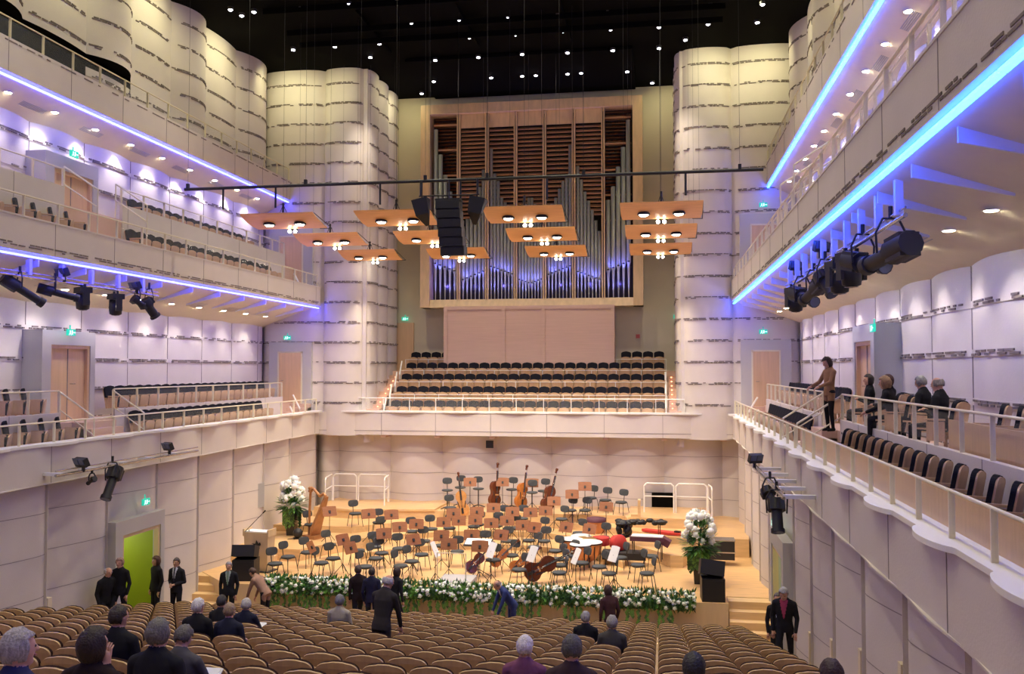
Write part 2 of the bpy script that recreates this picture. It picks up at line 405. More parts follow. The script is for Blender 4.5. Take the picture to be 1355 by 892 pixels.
# ---------------------------------------------------------------- side galleries
D1 = 8.25; D3 = 9.55; DR = 10.75
def yrange(side, a, b): return a, b
def gallery(side):
    nm = 'left' if side < 0 else 'right'; rnd = random.Random(30+side)
    X = lambda d: mx(side, d)
    def bxd(mb, d0, d1, y0, y1, z0, z1, mi=0): mb.bx(*sorted((X(d0), X(d1))), y0, y1, z0, z1, mi)
    # first gallery: fascia, ledge, floors
    mb = MB(); bxd(mb, D1, D1+.15, YN, 35.05, -2.6, -1.74, 0); bxd(mb, D1+.15, 9.1, YN, 35.05, -2.62, -2.55, 0)
    for y in YK: bxd(mb, D1-.006, D1, y-.008, y+.008, -2.6, -1.76, 1)
    struct(mb.build('trim_%d' % (3 if side < 0 else 4), WM))
    # scalloped apron beneath the fascia
    mb = MB(); P = []; y = YN
    while y < 34.9:
        t = ((y-34.56)/2.28) % 1; P.append((X(D1-.02-.022*math.sin(2*math.pi*t)), y)); y += .114
    n = len(P); vs = [(a, b, -2.62) for a, b in P]+[(a, b, -2.595) for a, b in P]+[(X(8.5), b, -2.595) for a, b in P]+[(X(8.5), b, -2.62) for a, b in P]
    mb.add(vs, [(i, i+1, n+i+1, n+i) for i in range(n-1)]+[(n+i, n+i+1, 2*n+i+1, 2*n+i) for i in range(n-1)]+[(i, i+1, 3*n+i+1, 3*n+i) for i in range(n-1)]); struct(mb.build('trim_%d' % (13 if side < 0 else 14), 'plaster'))
    mb = MB(); P = []; y = YN
    while y < 34.9:
        t = ((y-34.2)/2.28) % 1
        o = .10*max(0, math.sin(math.pi*min(1, t/.55)))**.6 if t < .55 else 0
        P.append((X(D1-.04-o*1.5), y)); y += .057
    n = len(P); vs = [(a, b, -1.75) for a, b in P]+[(a, b, -1.69) for a, b in P]+[(X(8.55), b, -1.69) for a, b in P]+[(X(8.3), b, -1.75) for a, b in P]
    mb.add(vs, [(i, i+1, n+i+1, n+i) for i in range(n-1)]+[(n+i, n+i+1, 2*n+i+1, 2*n+i) for i in range(n-1)]+[(i, i+1, 3*n+i+1, 3*n+i) for i in range(n-1)])
    struct(mb.build('trim_%d' % (5 if side < 0 else 6), 'ledge'))
    mb = MB(); bxd(mb, 8.4, 9.35, YN, 35.2, -2.6, -2.05); bxd(mb, 9.38, 10.9, YN, 35.2, -2.6, -1.36)
    # stepped gangway by the far end and by the portal
    for k in range(4): bxd(mb, 8.6, 9.5, 34.9-.28*(4-k), 35.2, -2.05, -2.05+.16*(k+1)); 
    for k in range(4): bxd(mb, 9.3-.22*(3-k)-.25, 9.5, 20.9, 22.3, -2.05, -2.05+.17*(k+1))
    struct(mb.build('floor_gallery_'+nm, 'pinkwood'))
    mb = MB()
    for (a, b) in ((YN, 20.4), (22.7, 33.9)):
        bxd(mb, 9.35, 9.45, a, b, -2.1, -1.1)
        for y in YK:
            if a < y < b: bxd(mb, 9.344, 9.35, y-.006, y+.006, -2.1, -1.1, 1)
    struct(mb.build('trim_%d' % (7 if side < 0 else 8), WM))
    # second gallery
    mb = MB(); bxd(mb, D1, D1+.12, YN, 35.05, 2.58, 3.37, 0)
    bxd(mb, D1-.012, D1+.0, YN, 35.05, 3.33, 3.37, 0)
    for y in YK: bxd(mb, D1-.006, D1, y-.008, y+.008, 2.6, 3.35, 1)
    pts = [(X(D1), YN), (X(D1), 35.0)] if side > 0 else [(X(D1), 35.0), (X(D1), YN)]
    dashes(mb, pts, 2.74, rnd, 2, 2, .030, .004, .8)
    # upper gallery fascia
    bxd(mb, D3, D3+.12, YN, 35.05, 6.98, 7.80, 0)
    for y in YK: bxd(mb, D3-.006, D3, y-.008, y+.008, 7.0, 7.8, 1)
    pts = [(X(D3), YN), (X(D3), 35.0)] if side > 0 else [(X(D3), 35.0), (X(D3), YN)]
    dashes(mb, pts, 7.72, rnd, 2, 1, .03, .004, .7)
    struct(mb.build('trim_%d' % (9 if side < 0 else 10), WM))
    # soffits sloping down from the light strip to the rear wall
    mb = MB()
    for (d0, z0, d1, z1) in ((D1+.14, 2.56, DR+.1, 1.72), (D3+.14, 6.96, DR+.1, 6.42)):
        vs = [(X(d0), YN, z0), (X(d0), 35.2, z0), (X(d1), 35.2, z1), (X(d1), YN, z1), (X(d0), YN, z0+.12), (X(d0), 35.2, z0+.12), (X(d1), 35.2, z1+.12), (X(d1), YN, z1+.12)]
        mb.add(vs, [(0, 1, 2, 3), (7, 6, 5, 4), (0, 4, 5, 1), (3, 2, 6, 7)])
        for k in range(8):      # flush ventilation grilles
            y = 33-2.4*k-.6; f = .45
            for j in range(5):
                dd = d0+(d1-d0)*(f+j*.03); zz = z0+(z1-z0)*(f+j*.03)
                mb.box((X(dd), y, zz-.004), (.028, .9, .006), 0, 1)
    struct(mb.build('ceiling_gallery_'+nm, ['soffit', 'grey']))
    mb = MB(); bxd(mb, D1+.12, 9.34, YN, 35.2, 2.72, 3.04); bxd(mb, 9.38, 10.9, YN, 35.2, 2.9, 4.18)
    bxd(mb, D3+.1, 11.2, YN, 35.2, 7.0, 7.3)
    struct(mb.build('floor_upper_gallery_'+nm, 'pinkwood'))
    mb = MB()
    for (a, b) in ((YN, 20.4), (22.9, 34.0)):
        bxd(mb, 9.35, 9.45, a, b, 2.8, 4.62)
        for y in YK:
            if a < y < b: bxd(mb, 9.344, 9.35, y-.006, y+.006, 2.8, 4.62, 1)
    struct(mb.build('trim_%d' % (11 if side < 0 else 12), WM))
    # ---- LED strips
    mat_ = 'led' if side < 0 else 'ledr'
    for (d, z, nmz, what) in ((D1+.07, 2.50, 'lower', 'second'), (D3+.07, 6.90, 'upper', 'topmost')):
        t = empty('led_strip_light', (X(d), 26, z))
        tag(t, 'continuous blue LED strip under the %s balcony front on the %s side' % (what, nm), 'light strip', 'blue light strips')
        for (a, b) in ((YN, 8), (8.03, 16.4), (16.43, 25.28), (25.33, 35.0)):
            m = MB(); m.box((0, (a+b)/2-26, 0), (.08, b-a, .035)); m.build('tube', mat_, t)
    # ---- slanted fins hanging from the lower soffit
    k = 0; y = 33.9
    while y > 6:
        m = MB(); s0, s1 = D1+.28, D1+1.45
        za = 2.56-(s0-D1-.14)*.33; zb = 2.56-(s1-D1-.14)*.33
        m.add([(X(s0), y-.02, za), (X(s1), y-.02, zb), (X(s1), y-.02, zb-.05), (X(s0), y-.02, za-.17), (X(s0), y+.02, za), (X(s1), y+.02, zb), (X(s1), y+.02, zb-.05), (X(s0), y+.02, za-.17)],
              [(0, 1, 2, 3), (7, 6, 5, 4), (0, 3, 7, 4), (3, 2, 6, 7), (1, 5, 6, 2)])
        tag(m.build('soffit_fin', 'fin'), '%s thin white acoustic fin from the organ end under the %s balcony' % (ORD[k], nm), 'acoustic fin', 'acoustic fins under the balconies')
        k += 1; y -= 1.72
    # ---- recessed downlights in the two soffits
    k = 0
    for (d, zs, lev, st) in ((9.75, 2.56-(9.75-8.39)*.36, 'first', 1.72), (10.15, 6.96-(10.15-9.69)*.48, 'second', 1.72)):
        y = 33.1; k = 0
        while y > 9:
            t = empty('downlight', (X(d), y, zs-.008)); m = MB(); m.lathe([(.085, 0), (.10, -.004), (.12, .004)], n=14); m.build('trim_ring', 'ledge', t)
            m = MB(); m.lathe([(.08, -.006), (.0001, -.006)], n=14); m.build('lens', 'lampglow', t)
            tag(t, '%s round downlight from the organ end, ceiling over the %s %s balcony' % (ORD[k], lev, nm), 'downlight', 'gallery soffit downlights')
            if k % 1 == 0: lamp('SPOT', 'downlight_beam', (0, 0, -.03), GAL_E*(1 if lev == 'first' else 1.1), (1, .93, .86), .05, (side*.42, 0, -1) , 82, .75, t)
            k += 1; y -= st
for sd in (-1, 1): gallery(sd)
# ================================================================ doors
DN = [0]
def door(side, d, y0, y1, z0, z1, deep, leafgap=.35, leaf=True, mats=('ltgrey', 'doorwood')):
    """portal box standing proud of a side wall, with a door in it"""
    DN[0] += 1; X = lambda q: mx(side, q)
    r = struct(empty('door_%d' % DN[0], (X(d), (y0+y1)/2, z0))); yc = (y0+y1)/2; ox, oy, oz = X(d), yc, z0
    m = MB(); hw = (y1-y0)/2
    def b(q0, q1, ya, yb, za, zb, mi=0): m.bx(*sorted((X(q0)-ox, X(q1)-ox)), ya-oy, yb-oy, za-oz, zb-oz, mi)
    b(d, d+deep, y0, y0+leafgap, z0, z1); b(d, d+deep, y1-leafgap*.6, y1, z0, z1); b(d, d+deep, y0+leafgap, y1-leafgap*.6, z1-.38, z1)
    m.build('portal', mats[0], r)
    m = MB(); ya, yb, zt = y0+leafgap, y1-leafgap*.6, z1-.38
    b(d+.03, d+.16, ya, ya+.09, z0, zt); b(d+.03, d+.16, yb-.09, yb, z0, zt); b(d+.03, d+.16, ya+.09, yb-.09, zt-.09, zt)
    m.build('door_frame', mats[1], r)
    if leaf:
        m = MB(); b(d+.12, d+.17, ya+.09, yb-.09, z0, zt-.09); lf = m.build('door_leaf', 'doorwood', r)
        m = MB(); b(d+.10, d+.12, (ya+yb)/2-.006, (ya+yb)/2+.006, z0, zt-.1); m.build('meeting_edge', 'seam', lf)
        m = MB(); yy = (ya+yb)/2+.12
        m.tube((X(d+.12)-ox, yy-oy, 1.0), (X(d+.05)-ox, yy-oy, 1.0), .012); m.tube((X(d+.05)-ox, yy-oy, 1.0), (X(d+.05)-ox, yy+.12-oy, 1.0), .012); m.build('door_handle', 'chrome', lf)
    return r
for sd in (-1, 1):
    door(sd, 10.15, 20.75, 22.95, -1.4, 1.02, .62)
    door(sd, 10.15, 20.75, 22.95, 3.3, 5.68, .62)
    # lower door with the lobby behind it
    r = door(sd, 8.2, 21.05, 23.35, ZFL, -3.92, .24, .32, False, ('ltgrey', 'frontwood'))
    X = lambda q: mx(sd, q)
    m = MB(); x0, x1 = sorted((X(8.445)-r.location[0], X(11.0)-r.location[0]))
    xb = X(11.0)-r.location[0]
    m.bx(x0, x1, 1.08, 1.13, 0, 2.9); m.bx(x0, x1, -1.13, -1.08, 0, 2.9); m.bx(xb-.05, xb+.05, -1.25, 1.25, 0, 3); m.bx(x0, x1, -1.13, 1.13, 2.9, 3.0)
    m.build('lobby_wall', 'limegreen', r)
    lamp('POINT', 'lobby_light', (sd*1.7, 0, 2.6), 28, (1, .95, .8), .15, parent=r)
def enddoor(x0, x1, z0, z1, zc):
    DN[0] += 1; r = struct(empty('door_%d' % DN[0], ((x0+x1)/2, 35.0, z0))); hw = (x1-x0)/2; h = z1-z0
    m = MB(); m.bx(-hw-.45, hw+.45, -.12, .3, 0, h+.45); m.build('portal', 'ltgrey', r)
    m = MB(); m.bx(-hw-.06, -hw, -.15, -.1, 0, h+.06); m.bx(hw, hw+.06, -.15, -.1, 0, h+.06); m.bx(-hw-.06, hw+.06, -.15, -.1, h, h+.06); m.build('door_frame', 'rail', r)
    m = MB(); m.bx(-hw, hw, -.14, -.11, 0, h); lf = m.build('door_leaf', 'doorwood', r)
    m = MB(); m.tube((-hw+.1, -.2, .95), (-hw+.1, -.14, .95), .012); m.tube((-hw+.1, -.2, .95), (-hw+.22, -.2, .95), .012); m.build('door_handle', 'chrome', lf)
for sd in (-1, 1):
    a, b = sorted((mx(sd, 9.0), mx(sd, 9.95)))
    enddoor(a, b, -1.42, .66, 0); enddoor(a-.0, b+.0, 3.1, 5.45, 0)
# narrow doors on the organ wall
for x in (-11.35,):
    DN[0] += 1; r = struct(empty('door_%d' % DN[0], (x, 39.4, -.1))); m = MB(); m.bx(-.42, .42, -.06, .05, 0, 2.2); m.build('door_leaf', 'doorwood', r)
# ================================================================ exit signs
def exit_sign(p, rz, label, w=.28, h=.15):
    r = empty('exit_sign', p, rz); tag(r, label, 'exit sign', 'green exit signs')
    m = MB(); m.box((0, .0, 0), (w, .05, h)); m.box((0, .03, h/2+.05), (.03, .02, .12)); m.build('housing', 'exit', r)
    m = MB()    # running figure, arrow and door
    m.box((-w*.22, -.028, h*.22), (.03, .006, .03)); m.box((-w*.22, -.028, .0), (.03, .006, .075), 0, 0, Matrix.Rotation(.3, 3, 'Y'))
    m.box((-w*.30, -.028, -.045), (.018, .006, .06), 0, 0, Matrix.Rotation(.7, 3, 'Y')); m.box((-w*.13, -.028, -.045), (.018, .006, .06), 0, 0, Matrix.Rotation(-.5, 3, 'Y'))
    m.box((w*.05, -.028, 0), (.05, .006, .11)); m.box((w*.28, -.028, 0), (.07, .006, .02)); m.add([(w*.36, -.03, .035), (w*.36, -.03, -.035), (w*.46, -.03, 0)], [(0, 1, 2)])
    m.build('running_figure', 'exitw', r)
for (u, v, Y, lb) in ((380, 447, 34.7, 'green exit sign above the door at the left gallery end wall'), (1010, 439, 34.7, 'green exit sign above the door at the right gallery end wall, lower level'),
                      (1010, 271, 34.7, 'green exit sign on the end wall of the upper right gallery'), (536, 422, 39.3, 'green exit sign on the organ wall left of the organ'), (896, 419, 39.3, 'green exit sign on the organ wall right of the organ')):
    exit_sign(atY(u, v, Y), 0, lb, .30, .16)
for (u, v, d, sd, lb) in ((94, 440, 10.0, -1, 'green exit sign over the portal of the lower left gallery'), (98, 204, 10.0, -1, 'green exit sign over the portal of the upper left gallery'), (325, 395, 9.6, -1, 'small green exit sign hanging under the blue strip, left gallery ceiling'),
                      (193, 664, 8.2, -1, 'green exit sign above the open green doorway, lower left wall'), (1023, 692, 8.2, 1, 'green exit sign on the lower right wall beside the stage'), (1155, 434, 10.0, 1, 'green exit sign over the portal of the lower right gallery')):
    exit_sign(atX(u, v, mx(sd, d)), math.radians(90)*(1 if sd > 0 else 1)*(-1 if sd > 0 else 1), lb, .32, .17)
# fire signs (small red squares) on the walls
for (u, v, Y) in ((589, 447, 38.2), (844, 445, 38.2)):
    p = atY(u, v, Y+1.1); m = MB(); m.box((0, 0, 0), (.17, .02, .17)); o = m.build('fire_sign', 'signred', None, p); tag(o, 'small dark red square sign on the organ wall, %s of the wooden block' % ('left' if u < 700 else 'right'), 'sign')

# ================================================================ balcony railings
def railing(name, label, P0, P1, h, step, mat_='rail', glass=True, group='balcony railings', rr=.02, pw=.03, ends=True):
    P0 = Vector(P0); P1 = Vector(P1); r = empty(name, P0); tag(r, label, 'railing', group); D = P1-P0; L = D.length; d = D.normalized()
    n = max(1, round(L/step)); ang = math.atan2(d[1], d[0])
    m = MB(); m.tube((0, 0, h), D+Vector((0, 0, h)), rr, n=8); m.build('top_rail', mat_, r)
    base = MB().bx(-.011, .011, -pw, pw, 0, h).build('post', mat_, r, None, ang)
    for i in range(1, n+1):
        o = base.copy(); COL.objects.link(o); o.parent = r; o.location = d*(L*i/n)
    if glass:
        m = MB(); m.box(D/2+Vector((0, 0, h*.5)), (L, .008, h*.8), ang); m.build('glass_pane', 'glass', r)
    return r
for sd in (-1, 1):
    nm = 'left' if sd < 0 else 'right'
    X = lambda q: mx(sd, q)
    railing('balcony_railing', 'long cream railing with posts on the white ledge of the lower %s balcony' % nm, (X(8.34), 5, -1.69), (X(8.34), 34.9, -1.69), .47, 1.14)
    railing('balcony_railing', 'cream railing on the inner step of the lower %s balcony, far part' % nm, (X(9.4), 22.7, -1.1), (X(9.4), 33.9, -1.1), .55, 1.14)
    railing('balcony_railing', 'cream railing on the inner step of the lower %s balcony, near part' % nm, (X(9.4), 6, -1.1), (X(9.4), 20.4, -1.1), .55, 1.14)
    railing('balcony_railing', 'cream railing along the front of the middle %s balcony' % nm, (X(8.34), 5, 3.37), (X(8.34), 34.9, 3.37), .47, 1.14)
    railing('balcony_railing', 'cream railing on the raised rear tier of the middle %s balcony, far part' % nm, (X(9.4), 22.9, 4.62), (X(9.4), 34.0, 4.62), .45, 1.14)
    railing('balcony_railing', 'cream railing on the raised rear tier of the middle %s balcony, near part' % nm, (X(9.4), 6, 4.62), (X(9.4), 20.4, 4.62), .45, 1.14)
    railing('balcony_railing', 'thin pale railing on the topmost %s balcony' % nm, (X(9.62), 6, 7.80), (X(9.62), 34.9, 7.80), .5, 1.14)
    # stair handrails at the portal and at the end
    for (ya, yb, za, zb, lb) in ((20.4, 19.6, -.55, -1.15, 'near the portal'),):
        pass
    for (z, lv) in ((-1.1, 'lower'), (4.62, 'middle')):
        base = -2.05 if z < 0 else 2.86
        for (ya, dy, q) in ((20.45, 0, 'near'), (22.65, 0, 'far')):
            r = empty('stair_handrail', (X(9.4), ya, base)); tag(r, 'sloping cream stair handrail on the %s side of the portal, %s %s balcony' % (q, lv, nm), 'handrail', 'sloping gallery handrails')
            hh = z+.52-base; m = MB(); m.tube((0, 0, hh), (-sd*.95, 0, hh-.62), .022); m.tube((-sd*.95, 0, hh-.62), (-sd*.95, 0, 0), .018); m.build('rail', 'rail', r)
            m = MB(); m.tube((0, 0, 0), (0, 0, hh), .02); m.tube((0, 0, hh-.45), (-sd*.95, 0, hh-1.07), .015); m.build('post', 'rail', r)
        for (dd, zz, k) in ((8.75, .45, 0), (8.75, .0, 1), (9.5, .55, 2)):
            r = empty('grab_rail', (X(dd), 34.2-.3*k, base+zz)); tag(r, '%s bright slanted handrail by the end door of the %s %s balcony' % (ORD[k], lv, nm), 'handrail', 'white handrails at the end doors')
            m = MB(); m.tube((0, 0, 0), (sd*.34, .1, .56), .035); m.build('rail', 'railwhite', r)
            m = MB(); m.tube((0, 0, 0), (0, 0, -.5), .012); m.build('post', 'rail', r)
    for k, (yy, dd, zz) in enumerate(((21.2, 8.9, -1.98), (21.7, 9.05, -1.85), (22.1, 9.2, -1.7), (34.4, 8.9, -1.8), (34.6, 9.2, -1.6), (21.2, 8.9, 3.0), (21.7, 9.0, 3.1), (22.1, 9.2, 3.2))):
        tag(MB().box((0, 0, 0), (.05, .10, .03)).build('step_light', 'stepled', None, (X(dd)-sd*.02, yy, zz)), '%s small orange step light by the %s balcony stairs' % (ORD[k], nm), 'step light', 'orange step lights')
# wooden lining screens on the near right balcony
for sd in (1,):
    m = MB()
    for (d, a, b, z0, z1, lb) in ((8.5, 6, 20.3, -2.05, -1.30, 'front'), (9.55, 6, 13.7, -1.36, -.72, 'rear')):
        m = MB(); m.bx(*sorted((mx(sd, d)-mx(sd, d), mx(sd, d+.03)-mx(sd, d))), 0, b-a, 0, z1-z0)
        o = m.build('wooden_screen', 'seatwood2', None, (mx(sd, d), a, z0)); tag(o, 'long blond wood lining board behind the %s railing of the near right balcony' % lb, 'wood screen')
# choir gallery railings
railing('balcony_railing', 'thin white railing along the front ledge of the choir gallery', (-12.1, 35.12, -1.69), (1.0, 35.12, -1.69), .52, 1.07, 'railwhite')

# ================================================================ auditorium seats
def back_outline(w, z0, z1, r, n=5, taper=.0):
    hw = w/2; P = [(-hw+taper, z0), (hw-taper, z0)]
    for k in range(n+1): a = math.pi/2*k/n; P.append((hw-r+r*math.cos(a), z1-r*.62+r*.62*math.sin(a)))
    for k in range(1, 4): x = (hw-r)*(1-2*k/4); P.append((x, z1+.012*(1-(x/hw)**2)))
    for k in range(n+1): a = math.pi/2*k/n; P.append((-hw+r-r*math.sin(a), z1-r*.62+r*.62*math.cos(a)))
    return P
def make_seat(name, w, wood, fab, top=.86, folded=True, ct=.065, co=.022, zc=.42):
    """seat facing local +Y, origin on the floor"""
    r = empty(name); tilt = Matrix.Rotation(math.radians(11), 3, 'X'); off = (0, -.10, 0)
    m = MB(); m.plate(back_outline(w, .24, top, .13), .022, tilt, off, 0, -.25); m.build('backrest', wood, r)
    m = MB(); m.plate(back_outline(w+co*.5, zc, top+co, .14), ct, tilt, (0, -.10+.023, 0), 0, -.25); m.build('cushion', fab, r)
    m = MB()
    if folded:
        t2 = Matrix.Rotation(math.radians(-8), 3, 'X'); m.plate(back_outline(w*.9, .26, .60, .10), .03, t2, (0, .19, 0), 0); m.plate(back_outline(w*.86, .28, .585, .10), .07, t2, (0, .125, 0), 1)
    else:
        m.box((0, .16, .43), (w*.9, .42, .03)); m.box((0, .16, .465), (w*.88, .42, .06), 0, 1)
    m.build('seat', [wood, fab], r)
    m = MB()
    for s in (-1, 1):
        m.box((s*(w/2+.008), .06, .40), (.02, .28, .30)); m.box((s*(w/2+.008), .08, .58), (.045, .32, .03))
    m.box((0, .02, .30), (w, .04, .04)); m.tube((0, .02, 0), (0, .02, .3), .03); m.box((0, .03, .01), (.3, .22, .02)); m.build('frame', wood, r)
    return r
def top_z(y): return -(.978+.2316*y)
def floor_z(y): return top_z(y)-.85
YROW = [23.0-.935*i for i in range(21)]
XCOL = [1.85-.54*j for j in range(28)]
seatA = make_seat('stalls_chair', .50, 'seatwood', 'seatfab', .86, True, .038, .004); treeA = subtree(seatA)
seatAo = make_seat('stalls_chair', .50, 'seatwood', 'seatfab', .86, False, .038, .004); treeAo = subtree(seatAo)
OCC = {}     # (row, col) of seats people sit on, filled from their head positions
def near_seat(u, v, drop=.28):
    best = None
    for i, y in enumerate(YROW):
        for j, x in enumerate(XCOL):
            if (i, j) in OCC: continue
            pu, pv = prj(x, y+.02, top_z(y)+drop)
            dd = (pu-u)**2+(pv-v)**2*2.2
            if best is None or dd < best[0]: best = (dd, i, j)
    OCC[(best[1], best[2])] = 1; return best[1], best[2]
cands = []
def seat_rank():
    for i, y in enumerate(YROW):
        for j, x in enumerate(XCOL):
            pu, pv = prj(x, y-.15, top_z(y))
            if y > 2.5 and -35 < pu < 1390 and pv < 905: cands.append((y, i, j))
    cands.sort()
seat_rank()
print('SEATS', len(cands))
def place_stalls():
    first = {0: True, 1: True}; rest = []
    for n, (y, i, j) in enumerate(cands):
        if n >= 300 and (i, j) not in OCC: rest.append((i, j)); continue
        occ = (i, j) in OCC; x = XCOL[j]
        lb = 'tan wood-backed stalls seat, %s row from the stage, %s from the right aisle' % (ORD[i], ORD[j])
        src, tr = (seatAo, treeAo) if occ else (seatA, treeA)
        k = 1 if occ else 0
        if first[k]: o = src; o.location = (x, y, floor_z(y)); first[k] = False; o['label'] = lb; o['group'] = 'seats in the stalls'; o['category'] = 'theatre seat'
        else: o = copy_tree(src, (x, y, floor_z(y)), None, lb, 'seats in the stalls', tr)
    if rest:   # the farthest seats of the block, one object
        mb = MB()
        for (i, j) in rest:
            y = YROW[i]
            for ch in seatA.children:
                me = ch.data; vs = [(v.co[0]+XCOL[j], v.co[1]+y, v.co[2]+floor_z(y)) for v in me.vertices]
                is_f = ch.name.startswith('cushion')
                mb.add(vs, [tuple(p.vertices) for p in me.polygons], 1 if is_f else 0)
        o = mb.build('stalls_chair_rows', ['seatwood', 'seatfab']); tag(o, 'farthest rows of tan stalls seats running up to the stage front', 'theatre seats', None, 'stuff')
    if first[1]:
        for c in list(seatAo.children): bpy.data.objects.remove(c)
        bpy.data.objects.remove(seatAo)
# stepped stalls floor
mb = MB()
for i, y in enumerate(YROW):
    mb.bx(-13.15, 2.2, y-.62, y+.33, floor_z(y)-.5, floor_z(y)); mb.bx(-14.35, 3.45, y-.62, y+.33, floor_z(y)-.6, floor_z(y)-.12)
mb.bx(-14.9, 4.0, 23.3, 26, ZFL-.2, ZFL); mb.bx(-14.9, 4, YN, 23.4, -8.2, -8.0)
struct(mb.build('floor', 'floorwood'))
m = MB(); 
for y in YROW: m.box((-.09, y, floor_z(y)+.62), (.03, .60, .02), 0, 0, Matrix.Rotation(-.22, 3, 'X'))
tag(m.build('aisle_edge_strip', 'railwhite'), 'narrow pale strip running between seat columns in the right stalls', 'edge strip')

# ---- choir gallery seats
seatC = make_seat('choir_chair', .42, 'seatwood2', 'seatfab2', .82, True, .06, .02, .58); treeC = subtree(seatC); fc = True
CR = [(35.75, -1.27), (36.55, -.70), (37.3, -.18), (38.05, .30), (38.8, .78)]
mb = MB()
for k, (y, zt) in enumerate(CR): mb.bx(-12.2, 1.2, y-.35, 39.5, -2.6, zt-.86)
struct(mb.build('floor_choir_gallery', 'pinkwood'))
for k, (y, zt) in enumerate(CR):
    for j in range(24):
        if k == 4 and 4 <= j < 20: continue
        x = .05-.468*j
        lb = 'black-cushioned choir seat, %s row up, %s from the right end' % (ORD[k], ORD[j])
        if fc: o = seatC; o.location = (x, y, zt-.86); o.rotation_euler = (0, 0, math.pi); fc = False; o['label'] = lb; o['group'] = 'seats of the choir gallery'; o['category'] = 'theatre seat'
        else: copy_tree(seatC, (x, y, zt-.86), math.pi, lb, 'seats of the choir gallery', treeC)
    if k: railing('row_railing', 'thin white bar railing in front of the %s choir seat row' % ORD[k], (-11.05, y-.33, zt-.86), (.35, y-.33, zt-.86), .50, 1.05, 'railwhite', False, 'thin railings of the choir rows', .011, .012)
# stairs beside the choir with red step lights
for (xa, xb, nm) in ((-12.15, -11.25, 'left'), (.42, 1.12, 'right')):
    r = empty('choir_stairs', ((xa+xb)/2, 35.3, -1.9)); tag(r, 'narrow wooden stair climbing on the %s of the choir seats' % nm, 'stairs'); hw = (xb-xa)/2
    m = MB()
    for k in range(10): m.bx(-hw, hw, .36*k, 3.9, 0, .17*(k+1)+.1)
    m.build('steps', 'pinkwood', r)
    m = MB()
    for k in range(9):
        for s in (-1, 1): m.box((s*hw*.62, .36*k-.006, .17*(k+1)+.02), (.045, .02, .035))
    o = m.build('step_lights', 'stepled', r); o['label'] = 'two columns of small red step lights'
for k in range(4):
    y, zt = CR[k]; xx = -11.1
    for (xq, q) in ((-11.14, 'left'), (.30, 'right')):
        if q == 'right' and k == 3: continue
        r = empty('grab_rail', (xq, y-.2, zt-.9)); tag(r, '%s white handrail up the %s stair of the choir gallery' % (ORD[k], q), 'handrail', 'handrails of the choir stairs')
        MB().tube((0, 0, .35), (0, .35, .95), .035).build('rail', 'railwhite', r); MB().tube((0, 0, -.1), (0, 0, .4), .016).build('post', 'railwhite', r)

# ---- side gallery seats
seatG = make_seat('gallery_chair', .48, 'seatwood2', 'seatfab2', .86, True, .055, .018, .55); treeG = subtree(seatG); fg = [True]
def gseat(p, rz, lb):
    if fg[0]: o = seatG; o.location = p; o.rotation_euler = (0, 0, rz); fg[0] = False; o['label'] = lb; o['group'] = 'seats of the side balconies'; o['category'] = 'theatre seat'
    else: copy_tree(seatG, p, rz, lb, 'seats of the side balconies', treeG)
def gal_seats(sd):
    nm = 'left' if sd < 0 else 'right'; X = lambda q: mx(sd, q)
    rows = [(9.0, -2.05, 'front', 'lower', 23.1, 31.4, 'far'), (9.98, -1.36, 'rear', 'lower', 23.6, 33.7, 'far'), (8.95, -2.05, 'front', 'lower', 8.7 if sd > 0 else 16.4, 18.6 if sd > 0 else 20.1, 'near'), (9.98, -1.36, 'rear', 'lower', 8.7 if sd > 0 else 17, 18.8 if sd > 0 else 20.2, 'near')]
    if sd < 0: rows += [(9.0, 3.06, 'front', 'middle', 23.0, 32.1, 'far'), (9.98, 4.24, 'rear', 'middle', 24.4, 31.7, 'far'), (8.95, 3.06, 'front', 'middle', 17.0, 20.3, 'near')]
    for (d, z, tier, lev, a, b, part) in rows:
        n = int((b-a)/(.50 if part == 'far' else .60))
        for k in range(n+1):
            y = b-k*(.50 if part == 'far' else .60)
            # near seats are turned towards the stage
            rz = sd*math.radians(90) if part == 'far' else sd*math.radians(60)
            if part == 'near' and sd > 0 and tier == 'rear' and 13.9 < y < 18.7: continue
            gseat((X(d), y, z), rz, '%s %s-tier seat from the stage end, %s %s balcony, %s section' % (ORD[k], tier, lev, nm, part))
for sd in (-1, 1): gal_seats(sd)

